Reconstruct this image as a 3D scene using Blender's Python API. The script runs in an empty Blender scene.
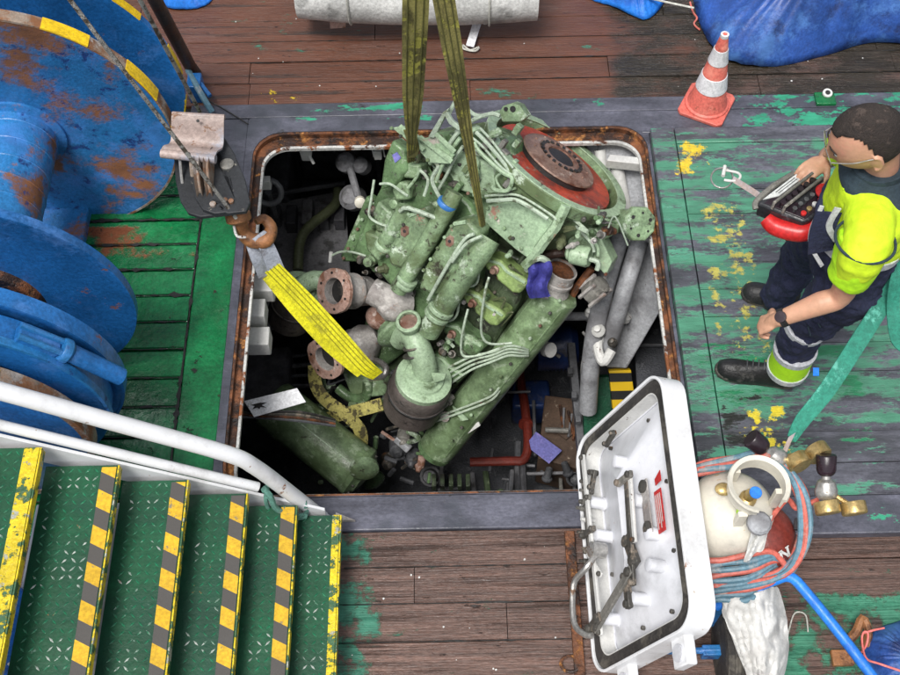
import bpy, bmesh, math, random
from mathutils import Vector, Matrix, noise
random.seed(7)
S = bpy.context.scene
COL = S.collection
V = Vector
rad = math.radians

# ------------------------------------------------------------------ camera
F_PX, CAM_H, PITCH, ROLL = 1125.0, 4.3, rad(58.7), rad(1.1)
r0 = V((1, 0, 0)); u0 = V((0, math.sin(PITCH), math.cos(PITCH))); BK = V((0, -math.cos(PITCH), math.sin(PITCH)))
RT = r0 * math.cos(ROLL) - u0 * math.sin(ROLL)
UP = r0 * math.sin(ROLL) + u0 * math.cos(ROLL)
CAMP = V((0, 0, CAM_H))
cd = bpy.data.cameras.new('camera'); cam = bpy.data.objects.new('camera', cd); COL.objects.link(cam)
cam.matrix_world = Matrix(((RT.x, UP.x, BK.x, 0), (RT.y, UP.y, BK.y, 0), (RT.z, UP.z, BK.z, CAM_H), (0, 0, 0, 1)))
cd.sensor_width = 36; cd.lens = 36 * F_PX / 900; cd.clip_end = 500; cd.clip_start = .05
S.camera = cam
# ------------------------------------------------------------------ world, sun, exposure (bright overcast)
w = bpy.data.worlds.new('World'); S.world = w; w.use_nodes = True
nt = w.node_tree; bg = nt.nodes['Background']
sky = nt.nodes.new('ShaderNodeTexSky'); sky.sky_type = 'NISHITA'; sky.sun_disc = False
SUN_EL, SUN_AZ = rad(66), rad(212)
sky.sun_elevation = SUN_EL; sky.sun_rotation = SUN_AZ; sky.dust_density = 3.0; sky.air_density = 1.0
hs = nt.nodes.new('ShaderNodeHueSaturation'); hs.inputs['Saturation'].default_value = .28
nt.links.new(sky.outputs[0], hs.inputs['Color']); nt.links.new(hs.outputs[0], bg.inputs[0]); bg.inputs[1].default_value = .115
sl = bpy.data.lights.new('sun', 'SUN'); sl.energy = 2.5; sl.angle = rad(22); sl.color = (1, .97, .93)
so = bpy.data.objects.new('sun', sl); COL.objects.link(so)
sd = V((math.sin(SUN_AZ) * math.cos(SUN_EL), math.cos(SUN_AZ) * math.cos(SUN_EL), math.sin(SUN_EL)))
so.rotation_euler = sd.to_track_quat('Z', 'Y').to_euler(); so.location = (0, 0, 12)
S.view_settings.view_transform = 'Standard'; S.view_settings.look = 'None'; S.view_settings.gamma = 1
S.view_settings.exposure = 0.4
S.cycles.use_denoising = True

# ------------------------------------------------------------------ survey helpers: photograph point + real height -> place
def ray(u, v):
    return RT * ((u - 450) / F_PX) - UP * ((v - 337.5) / F_PX) - BK
def P(u, v, z=0.0):
    d = ray(u, v); return CAMP + d * ((z - CAM_H) / d.z)
def PY(u, v, y):
    d = ray(u, v); return CAMP + d * (y / d.y)

# ------------------------------------------------------------------ materials
def mat(name, base, var=.18, rough=.55, layers=(), bump=.25, bscale=60, metal=0, stretch=(1, 1, 1), objvar=0, vscale=4, rvar=.15, coat=0, grit=.22, gs=70):
    """layers: (colour, scale, threshold, softness, stretch or None, roughness, box or None); box = (xmin,xmax,ymin,ymax,soft)"""
    m = bpy.data.materials.new(name); m.use_nodes = True; t = m.node_tree; N = t.nodes; L = t.links
    b = N['Principled BSDF']; g = N.new('ShaderNodeNewGeometry')
    def vec(s):
        vm = N.new('ShaderNodeVectorMath'); vm.operation = 'MULTIPLY'; vm.inputs[1].default_value = s
        L.new(g.outputs['Position'], vm.inputs[0]); return vm.outputs[0]
    def nz(scale, s=(1, 1, 1), det=6, ro=.6, off=0):
        n = N.new('ShaderNodeTexNoise'); n.inputs['Scale'].default_value = scale; n.inputs['Detail'].default_value = det
        n.inputs['Roughness'].default_value = ro
        v_ = vec(s)
        if off:
            ad = N.new('ShaderNodeVectorMath'); ad.operation = 'ADD'; ad.inputs[1].default_value = (off, off * .7, -off); L.new(v_, ad.inputs[0]); v_ = ad.outputs[0]
        L.new(v_, n.inputs['Vector']); return n.outputs[0]
    def mth(op, a, b_=None, c=None):
        q = N.new('ShaderNodeMath'); q.operation = op
        for i, x in enumerate((a, b_, c)):
            if x is None: continue
            if isinstance(x, (int, float)): q.inputs[i].default_value = x
            else: L.new(x, q.inputs[i])
        return q.outputs[0]
    def ss(x, lo, hi):
        r = N.new('ShaderNodeMapRange'); r.interpolation_type = 'SMOOTHSTEP'; r.inputs[1].default_value = lo; r.inputs[2].default_value = hi
        L.new(x, r.inputs[0]); return r.outputs[0]
    def mix(f, a, c, bt='MIX'):
        x = N.new('ShaderNodeMix'); x.data_type = 'RGBA'; x.blend_type = bt
        if isinstance(f, (int, float)): x.inputs[0].default_value = f
        else: L.new(f, x.inputs[0])
        for i, k in ((6, a), (7, c)):
            if isinstance(k, tuple): x.inputs[i].default_value = (*k[:3], 1)
            else: L.new(k, x.inputs[i])
        return x.outputs[2]
    dark = tuple(c * (1 - var * 1.6) for c in base); lite = tuple(min(1, c * (1 + var * 1.3)) for c in base)
    c = mix(ss(nz(vscale, stretch, 8, .65), .3, .7), dark, lite)
    if objvar:
        oi = N.new('ShaderNodeObjectInfo'); k = mth('MULTIPLY_ADD', oi.outputs['Random'], objvar * 2, 1 - objvar)
        cc = N.new('ShaderNodeCombineColor'); [L.new(k, cc.inputs[i]) for i in range(3)]
        c = mix(1.0, c, cc.outputs[0], 'MULTIPLY')
    fine = nz(gs, tuple(1 + (k - 1) * .5 for k in stretch), 3, .7, 21)
    if grit:
        gk = mth('MULTIPLY_ADD', ss(fine, .28, .72), grit * 2, 1 - grit); g2_ = N.new('ShaderNodeCombineColor'); [L.new(gk, g2_.inputs[i]) for i in range(3)]
        c = mix(1.0, c, g2_.outputs[0], 'MULTIPLY')
    rr = mth('MULTIPLY_ADD', nz(vscale * 2.3, stretch, 4, .6, 3), rvar * 2, rough - rvar)
    h = nz(bscale, stretch, 5, .6, 9)
    for i, ly in enumerate(layers):
        col, sc, th, so_, st = ly[:5]; lr = ly[5] if len(ly) > 5 else rough; bx = ly[6] if len(ly) > 6 else None
        n = nz(sc, st or stretch, 9, .68, 17 + 5 * i)
        n = mth('ADD', n, mth('MULTIPLY', mth('SUBTRACT', fine, .5), .16))
        if bx:
            sp = N.new('ShaderNodeSeparateXYZ'); L.new(g.outputs['Position'], sp.inputs[0]); s_ = bx[4]
            mk = mth('MULTIPLY', mth('MULTIPLY', ss(sp.outputs[0], bx[0] - s_, bx[0]), mth('SUBTRACT', 1, ss(sp.outputs[0], bx[1], bx[1] + s_))),
                     mth('MULTIPLY', ss(sp.outputs[1], bx[2] - s_, bx[2]), mth('SUBTRACT', 1, ss(sp.outputs[1], bx[3], bx[3] + s_))))
            n = mth('SUBTRACT', n, mth('MULTIPLY', mth('SUBTRACT', 1, mk), .5))
        f = ss(n, th - so_, th + so_)
        cv = mix(ss(nz(sc * 2.5, st or stretch, 5, .6, 40 + i), .3, .7), tuple(x * .8 for x in col), tuple(min(1, x * 1.2) for x in col))
        c = mix(f, c, cv)
        rm = N.new('ShaderNodeMix'); rm.data_type = 'FLOAT'; L.new(f, rm.inputs[0]); L.new(rr, rm.inputs[2]); rm.inputs[3].default_value = lr; rr = rm.outputs[0]
        h = mth('SUBTRACT', h, mth('MULTIPLY', f, .5))
    L.new(c, b.inputs['Base Color']); L.new(rr, b.inputs['Roughness']); b.inputs['Metallic'].default_value = metal
    if coat: b.inputs['Coat Weight'].default_value = coat; b.inputs['Coat Roughness'].default_value = .15
    if bump:
        bp = N.new('ShaderNodeBump'); bp.inputs['Strength'].default_value = bump; bp.inputs['Distance'].default_value = .006
        L.new(h, bp.inputs['Height']); L.new(bp.outputs[0], b.inputs['Normal'])
    m['h'] = 1
    return m
def stripes(name, c1, c2, d, period, duty=.5, rough=.6, wear=None, wobble=0):
    """printed or woven stripes along direction d (world metres)"""
    m = mat(name, c1, .1, rough, [wear] if wear else [], .15)
    t = m.node_tree; N = t.nodes; L = t.links; b = N['Principled BSDF']; src = b.inputs['Base Color'].links[0].from_socket
    g = N.new('ShaderNodeNewGeometry'); dt = N.new('ShaderNodeVectorMath'); dt.operation = 'DOT_PRODUCT'; dt.inputs[1].default_value = d; L.new(g.outputs['Position'], dt.inputs[0])
    a = N.new('ShaderNodeMath'); a.operation = 'DIVIDE'; L.new(dt.outputs['Value'], a.inputs[0]); a.inputs[1].default_value = period
    fr = N.new('ShaderNodeMath'); fr.operation = 'FRACT'; L.new(a.outputs[0], fr.inputs[0])
    gt = N.new('ShaderNodeMath'); gt.operation = 'GREATER_THAN'; L.new(fr.outputs[0], gt.inputs[0]); gt.inputs[1].default_value = duty
    x = N.new('ShaderNodeMix'); x.data_type = 'RGBA'; L.new(gt.outputs[0], x.inputs[0]); L.new(src, x.inputs[6]); x.inputs[7].default_value = (*c2, 1)
    L.new(x.outputs[2], b.inputs['Base Color']); return m

RUST = (.22, .075, .025); DRUST = (.07, .025, .012)
TEAL = (.035, .27, .16); GRN = (.007, .145, .045); DTEAL = (.04, .19, .125)
M = {}
M['wood'] = mat('weathered_deck_wood', (.118, .068, .053), .3, .34, [
    ((.11, .042, .024), 2.2, .34, .12, (.4, 1.6, 1), .4, (-4, 1.25, 4.06, 8, .25)), ((.05, .036, .03), 7, .60, .05, (.14, 3.2, 1), .45), ((.035, .03, .028), 16, .66, .03, (.5, 1.5, 1), .5), (DTEAL, 3.2, .66, .03, (.8, 1.6, 1), .5), (DTEAL, 9, .685, .03, (.8, 1.6, 1), .5),
    (DTEAL, 6, .5, .05, (1, 1, 1), .5, (-.6, -.36, .6, 1.62, .22)), ((.04, .2, .12), 6, .5, .05, (1, 1, 1), .5, (1.25, 2.8, .5, 1.38, .12)),
    ((.55, .38, .02), 14, .6, .02, (1, 1, 1), .5, (-.95, -.75, 4.05, 4.16, .03)),
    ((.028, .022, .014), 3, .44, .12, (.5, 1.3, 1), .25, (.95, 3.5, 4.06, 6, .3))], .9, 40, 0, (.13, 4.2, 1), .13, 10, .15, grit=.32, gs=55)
M['grey'] = mat('worn_blue_grey_deck_paint', (.085, .087, .112), .3, .36, [
    ((.02, .02, .02), 9, .66, .03, (.6, 1, 1), .5), ((.055, .06, .075), 2.6, .55, .08, (1, 1, 1), .3), (TEAL, 2.6, .64, .015, (.8, 1.4, 1), .4),
    (TEAL, 9, .53, .03, None, .4, (-.75, -.1, 3.93, 4.0, .09)), (TEAL, 5, .52, .02, (.8, 1.8, 1), .35, (1.5, 2.9, 3.72, 4.3, .1))], .3, 50, 0, (.5, 1.3, 1), .07, 6)
M['panel'] = mat('grey_planks_under_worn_green_paint', (.09, .092, .112), .3, .3, [
    ((.045, .048, .055), 3, .56, .08, (.5, 1.6, 1), .3), ((.065, .22, .14), 4.5, .5, .05, (.6, 2.4, 1), .38, (.9, 3.2, 2.2, 3.64, .4)), ((.07, .25, .165), 5, .595, .03, (.6, 2.2, 1), .38),
    ((.02, .18, .08), 9, .55, .03, None, .35, (1.1, 1.75, 2.05, 2.5, .12)),
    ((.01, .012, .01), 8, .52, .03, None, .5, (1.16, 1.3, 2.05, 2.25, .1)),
    ((.62, .45, .03), 13, .525, .04, (1, 1.1, 1), .5, (1.13, 1.27, 3.5, 3.66, .1)), ((.42, .38, .08), 12, .575, .04, (1, 1.1, 1), .5, (1.2, 1.38, 2.35, 3.3, .1)),
    ((.62, .5, .03), 13, .545, .03, (1, 1.1, 1), .5, (1.22, 1.4, 1.98, 2.2, .07))], .4, 55, 0, (.4, 1.7, 1), .08, 7)
M['green'] = mat('glossy_green_deck_paint', GRN, .25, .17, [
    ((.012, .012, .01), 7, .655, .015, (.8, 1.4, 1), .6), ((.02, .09, .035), 2, .6, .1, None, .3), ((.2, .06, .02), 3, .55, .05, None, .5, (-1.75, -1.2, 3.1, 3.25, .1)), ((.03, .02, .012), 13, .665, .02, None, .5)], .75, 28, 0, (1, 1, 1), .05, 5)
M['seam'] = mat('black_caulking', (.012, .012, .011), .3, .6, [], .5)
M['rust'] = mat('rusted_coaming_steel', (.16, .058, .022), .5, .6, [
    ((.03, .016, .012), 7, .52, .06, None, .5), ((.42, .18, .05), 12, .6, .05, None, .7), ((.012, .01, .01), 3.5, .6, .05, None, .4)], .9, 40, 0, (1, 1, 1), 0, 8)
M['rim'] = mat('dirty_white_rim_paint', (.58, .58, .56), .12, .5, [(DRUST, 12, .66, .02, None, .7)], .2, grit=.08)
M['white'] = mat('white_gloss_paint', (.76, .77, .79), .03, .32, [((.4, .3, .2), 16, .675, .02, None, .6), ((.58, .58, .58), 3, .56, .1, None, .4), ((.25, .12, .06), 7, .715, .02, None, .7)], .08, 30, grit=.03)
M['lidin'] = mat('white_lid_inner_paint', (.70, .71, .75), .07, .4, [((.35, .17, .08), 9, .71, .03, None, .6), ((.3, .26, .22), 14, .685, .03, None, .6), ((.56, .57, .6), 2.6, .55, .1, None, .4)], .1, 30, grit=.03)
M['lgrey'] = mat('pale_grey_bulkhead_paint', (.36, .37, .39), .12, .5, [((.18, .18, .19), 4, .58, .08, None, .5), (DRUST, 16, .68, .02, None, .7)], .2)
M['mgrey'] = mat('dusty_mid_grey_casting', (.17, .17, .18), .2, .6, [((.07, .07, .07), 9, .58, .06, None, .6)], .4)
M['crev'] = mat('grimy_block_crevice_shade', (.06, .085, .045), .35, .35, [((.02, .02, .015), 8, .55, .08, None, .4), ((.16, .2, .12), 12, .62, .05, None, .5)], .5, 45)  # grimy paint, darkened so crevice shade is in the colour
M['rimd'] = mat('chipped_white_rim_paint', (.5, .5, .48), .15, .5, [(RUST, 9, .56, .03, None, .7), (DRUST, 16, .6, .03, None, .7)], .4)
M['dgrey'] = mat('dark_grey_machinery_paint', (.085, .088, .096), .3, .5, [((.1, .1, .105), 12, .6, .05, None, .6)], .4)
M['void'] = mat('dark_engine_room_paint', (.09, .09, .1), .3, .6, [((.03, .03, .034), 6, .55, .1, None, .6)], .4)  # dark grey base with darker random mottling
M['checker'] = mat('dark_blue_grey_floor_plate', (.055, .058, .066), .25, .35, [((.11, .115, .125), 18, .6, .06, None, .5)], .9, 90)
M['engine'] = mat('sage_green_engine_paint', (.215, .31, .178), .24, .34, [
    ((.11, .15, .07), 3.5, .53, .1, None, .4), ((.035, .033, .02), 8, .605, .06, None, .5), ((.36, .22, .16), 6, .66, .02, None, .7), ((.5, .6, .47), 8, .61, .05, None, .45), ((.05, .05, .03), 24, .64, .04, None, .6)], .6, 40, 0, (1, 1, 1), .1, 6, grit=.3)
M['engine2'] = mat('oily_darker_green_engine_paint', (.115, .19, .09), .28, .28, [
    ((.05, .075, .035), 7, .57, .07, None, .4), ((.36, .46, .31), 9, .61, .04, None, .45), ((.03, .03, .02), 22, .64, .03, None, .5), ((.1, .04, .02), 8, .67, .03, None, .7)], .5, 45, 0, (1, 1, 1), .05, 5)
M['enginet'] = mat('smooth_green_manifold_paint', (.2, .29, .155), .3, .33, [((.1, .15, .07), 5, .54, .1, None, .3), ((.33, .42, .28), 12, .6, .06, None, .4), ((.06, .07, .04), 18, .66, .05, None, .5)], .3, 60, 0, (1, 1, 1), 0, 5)
M['enginey'] = mat('yellow_green_engine_paint', (.24, .34, .12), .2, .35, [((.09, .12, .05), 6, .58, .08, None, .4), ((.4, .48, .25), 10, .62, .04, None, .4)], .4, 45, 0, (1, 1, 1), .1, 6)
M['enginel'] = mat('pale_mint_engine_paint', (.31, .42, .275), .15, .4, [((.12, .17, .09), 8, .6, .05, None, .5), ((.05, .05, .035), 24, .65, .03, None, .5), ((.35, .27, .18), 6, .66, .04, None, .6)], .3)
M['pinkrust'] = mat('chipped_pink_primer_on_green', (.3, .42, .27), .2, .5, [((.36, .19, .14), 7, .56, .04, None, .7), ((.5, .44, .4), 9, .6, .03, None, .6), ((.07, .05, .04), 12, .64, .03, None, .6)], .5)
M['flange'] = mat('rusty_pink_turbo_flange', (.42, .27, .22), .2, .65, [((.22, .1, .06), 9, .56, .06, None, .8), ((.55, .45, .4), 14, .6, .04, None, .7)], .5)
M['lag'] = mat('heat_bleached_grey_casting', (.4, .38, .36), .15, .65, [((.22, .2, .19), 7, .53, .08, None, .7), ((.4, .25, .18), 6, .62, .05, None, .8), ((.6, .58, .56), 11, .63, .04, None, .6)], .6, 50)
M['redprim'] = mat('red_flywheel_primer', (.42, .06, .03), .25, .5, [((.16, .04, .03), 6, .57, .08, None, .5), ((.3, .16, .12), 14, .6, .04, None, .6)], .4)
M['tansteel'] = mat('rusty_tan_steel', (.27, .17, .13), .3, .45, [((.13, .05, .03), 7, .53, .1, None, .6), ((.4, .32, .27), 12, .6, .05, None, .4)], .4, 40, .3)
M['black'] = mat('black_rubbered_steel', (.022, .021, .021), .3, .5, [((.07, .06, .05), 8, .6, .06, None, .6)], .4)
M['filter'] = mat('brown_black_filter_canister', (.105, .088, .08), .25, .5, [((.13, .115, .105), 5, .56, .1, None, .6), ((.02, .02, .02), 12, .6, .06, None, .5)], .5)
M['pipe'] = mat('thin_green_white_pipe', (.38, .46, .36), .15, .4, [((.15, .17, .11), 14, .6, .05, None, .6)], .2)
M['steel'] = mat('bare_steel', (.42, .41, .39), .15, .35, [((.2, .13, .09), 16, .62, .04, None, .7)], .2, 60, .7)
M['dsteel'] = mat('greasy_dark_steel', (.1, .095, .085), .3, .45, [((.24, .2, .16), 16, .58, .05, None, .6), ((.15, .07, .03), 12, .63, .03, None, .7)], .4, 60, .4)
M['blue'] = mat('winch_blue_paint', (.02, .15, .37), .22, .33, [
    ((.05, .19, .5), 5, .56, .1, None, .3), ((.23, .09, .035), 5, .69, .05, (1, 1, 1.2), .75), ((.22, .09, .04), 3.4, .535, .06, (1, 1, 1.2), .75, (-2.2, -1.35, 2.9, 3.5, .25)), ((.012, .04, .17), 14, .62, .05, None, .5)], .35, 35, 0, (1, 1, 1), .05, 3)
M['blue2'] = mat('cleaner_winch_blue_paint', (.016, .13, .38), .2, .3, [((.07, .2, .5), 4, .6, .1, None, .3), ((.2, .08, .04), 4, .68, .03, None, .7)], .3, 35, 0, (1, 1, 1), .05, 3)
M['rimrust'] = mat('bare_worn_flange_rim', (.24, .19, .15), .25, .5, [((.2, .085, .035), 5, .52, .06, None, .7), ((.33, .3, .28), 9, .58, .05, None, .5)], .4)
M['yellow'] = mat('yellow_marking_paint', (.8, .53, .01), .12, .45, [((.3, .2, .06), 12, .63, .04, None, .6)], .3)
M['yworn'] = mat('worn_yellow_nosing_paint', (.66, .5, .015), .12, .4, [((.04, .11, .05), 14, .52, .02, None, .5), ((.35, .36, .3), 16, .6, .02, None, .6)], .6)
M['tread'] = mat('green_tread_plate_paint', (.003, .066, .026), .2, .46, [((.004, .05, .025), 3, .55, .1, None, .45), ((.1, .18, .14), 30, .69, .02, None, .5)], .25, 50)
M['lozenge'] = mat('worn_glint_tread_lozenge', (.01, .13, .06), .2, .36, [((.42, .45, .42), 7, .575, .04, None, .3), ((.3, .12, .05), 20, .66, .02, None, .5)], .1)  # pale patches: worn metal, with glints painted into the colour
M['tape'] = stripes('hazard_tape', (.6, .36, .015), (.07, .065, .06), (.5, 1, 0), .132, .5, .7, ((.2, .17, .1), 25, .64, .03, None, .7))
M['strap'] = mat('soiled_olive_webbing', (.31, .28, .09), .25, .85, [((.1, .09, .03), 9, .53, .08, (1, 1, .25), .9), ((.42, .4, .08), 14, .58, .05, None, .8)], .8, 160)
M['strapstripe'] = mat('dark_webbing_stitch', (.11, .105, .03), .2, .9, [], .4)
M['ysling'] = mat('yellow_sling_webbing', (.66, .62, .01), .12, .7, [((.4, .37, .02), 7, .6, .06, None, .8)], .7, 160)
M['ystripe'] = mat('sling_stitch_line', (.3, .28, .01), .1, .8, [], .2)
M['gsling'] = mat('grey_sling_sleeve', (.38, .41, .47), .15, .7, [((.2, .2, .22), 7, .58, .06, None, .8)], .5, 120)
M['pattern'] = mat('grubby_yellow_black_webbing', (.45, .4, .12), .2, .8, [((.1, .085, .04), 26, .52, .03, None, .9)], .6, 120)
M['teal'] = mat('teal_webbing', (.022, .21, .145), .15, .75, [((.12, .45, .35), 10, .6, .05, None, .8)], .5, 150)
M['beige'] = mat('chipped_beige_sheet_steel', (.36, .28, .25), .15, .45, [((.3, .3, .34), 3, .52, .06, None, .4), ((.2, .1, .05), 11, .62, .03, None, .7)], .3)
M['cheek'] = mat('grey_black_cheek_plate', (.02, .022, .025), .25, .6, [((.2, .19, .16), 16, .66, .02, None, .6)], .4)
M['orust'] = mat('orange_rusted_hook', (.3, .13, .05), .3, .55, [((.1, .04, .02), 9, .56, .06, None, .6)], .6)
M['wire'] = mat('galvanised_wire_rope', (.42, .41, .38), .25, .45, [((.1, .08, .06), 30, .52, .05, None, .6)], .8, 220, .5)
M['pole'] = mat('brown_black_pole', (.05, .035, .03), .3, .5, [(DRUST, 6, .55, .1, None, .6)], .5)
M['orange'] = mat('faded_red_orange_plastic', (.58, .13, .10), .12, .5, [((.7, .24, .18), 5, .57, .08, None, .6), ((.25, .08, .05), 18, .66, .04, None, .6)], .2)
M['refl'] = mat('white_reflective_band', (.62, .62, .64), .1, .5, [((.35, .34, .34), 14, .62, .06, None, .6)], .2)
M['tarp'] = mat('blue_tarpaulin', (.022, .075, .3), .2, .42, [((.06, .16, .42), 4, .55, .1, None, .4), ((.012, .03, .12), 6, .6, .08, None, .5)], .5, 25)
M['tarpb'] = mat('bright_blue_tarpaulin', (.02, .2, .72), .15, .4, [((.01, .1, .45), 5, .58, .08, None, .5)], .4, 25)
M['canvas'] = mat('silver_grey_canvas', (.6, .6, .58), .15, .6, [((.25, .25, .24), 5, .6, .08, None, .7)], .6, 40)
M['cyl'] = mat('cream_gas_bottle_paint', (.66, .63, .54), .08, .45, [((.5, .33, .12), 9, .665, .02, None, .6), ((.52, .5, .44), 3, .6, .1, None, .5)], .12, grit=.05)
M['maroon'] = mat('maroon_gas_bottle_paint', (.16, .028, .02), .2, .4, [((.28, .12, .1), 8, .64, .03, None, .6)], .3)
M['brass'] = mat('brass', (.55, .4, .17), .15, .35, [((.35, .22, .08), 12, .6, .06, None, .5)], .2, 60, .75)
M['knob'] = mat('black_plum_plastic', (.022, .012, .018), .2, .3, [], .15)
M['hoser'] = mat('red_gas_hose', (.5, .12, .09), .15, .5, [((.35, .25, .22), 12, .6, .06, None, .6)], .3)
M['hoseb'] = mat('blue_grey_gas_hose', (.1, .2, .26), .2, .5, [((.25, .27, .28), 10, .58, .06, None, .6)], .3)
M['sack'] = mat('white_woven_sack', (.6, .6, .58), .08, .75, [((.5, .49, .47), 4, .57, .08, None, .8)], .4, 90, grit=.08)
M['rubber'] = mat('old_tyre_rubber', (.035, .032, .03), .3, .75, [((.1, .09, .075), 7, .55, .08, None, .85)], .6, 60)
M['navy'] = mat('navy_work_cloth', (.014, .018, .05), .2, .85, [((.03, .035, .08), 5, .55, .1, None, .9)], .7, 70)
M['vnavy'] = mat('dark_slate_collar_cloth', (.022, .04, .055), .15, .8, [], .5, 90)
M['neon'] = mat('fluorescent_yellow_cloth', (.6, .82, .02), .07, .7, [((.5, .74, .01), 3, .56, .1, None, .7)], .35, 40, grit=.06)
M['neong'] = mat('fluorescent_green_yellow_sleeve', (.46, .84, .015), .06, .7, [], .35, 40, grit=.06)
M['silver'] = mat('silver_reflective_tape', (.5, .51, .54), .1, .4, [], .3, 80)
M['skin'] = mat('skin', (.56, .31, .2), .08, .48, [((.56, .26, .18), 9, .57, .1, None, .5)], .12, 90, grit=.06)
M['hair'] = mat('short_dark_hair', (.026, .019, .016), .35, .75, [((.075, .055, .046), 22, .56, .06, None, .8)], 1.0, 220)
M['shoe'] = mat('black_safety_shoe_leather', (.014, .014, .015), .3, .45, [((.04, .038, .035), 12, .6, .05, None, .7)], .5)
M['red'] = mat('red_plastic', (.55, .02, .02), .1, .35, [], .1)
M['remote'] = mat('black_moulded_plastic', (.025, .026, .03), .2, .4, [((.09, .09, .1), 22, .62, .05, None, .6)], .3)
M['label'] = mat('pale_printed_label', (.55, .57, .56), .05, .5, [], 0)
M['wtag'] = mat('white_plastic', (.74, .75, .78), .04, .4, [((.4, .4, .4), 14, .68, .03, None, .5)], .1)
M['redlabel'] = mat('red_warning_label', (.5, .03, .03), .1, .4, [((.5, .3, .28), 22, .67, .02, None, .5)], .05)
M['rope'] = mat('pale_rope', (.5, .5, .45), .15, .85, [], .8, 200)
M['tealrope'] = mat('worn_teal_rope', (.1, .25, .2), .25, .85, [((.35, .4, .34), 16, .6, .04, None, .9)], .8, 200)
M['pink'] = mat('pink_twine', (.75, .18, .16), .1, .7, [], .4, 150)
M['glove'] = mat('violet_blue_rag', (.045, .045, .26), .15, .8, [], .6, 60)
M['ldgreen'] = mat('dark_green_ladder_tread', (.008, .07, .035), .2, .4, [], .8, 130)
M['haz'] = stripes('black_yellow_ladder_stripe', (.015, .015, .015), (.62, .4, .01), (0, .75, .6), .098, .5, .5)
M['redpipe'] = mat('dark_red_pipe_paint', (.15, .022, .014), .2, .45, [], .3)
M['dblue'] = mat('dark_blue_machine_paint', (.012, .03, .11), .2, .4, [((.05, .05, .06), 9, .6, .05, None, .6)], .3)
M['card'] = mat('brown_cardboard', (.085, .052, .034), .2, .7, [((.3, .24, .18), 12, .64, .03, None, .8)], .3)
M['lilac'] = mat('lilac_plastic_envelope', (.17, .17, .45), .12, .4, [((.25, .2, .5), 18, .6, .03, None, .5)], .2)
M['olive'] = mat('olive_pipe_paint', (.1, .115, .06), .2, .45, [], .3)
M['greyarm'] = mat('cast_grey_clamp', (.16, .155, .14), .25, .5, [((.3, .28, .25), 10, .6, .05, None, .5), (DRUST, 14, .66, .02, None, .7)], .6)
g_ = bpy.data.materials.new('spectacle_glass'); g_.use_nodes = True; b_ = g_.node_tree.nodes['Principled BSDF']
b_.inputs['Transmission Weight'].default_value = 1; b_.inputs['Roughness'].default_value = .02; b_.inputs['IOR'].default_value = 1.1; M['glass'] = g_

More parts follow.
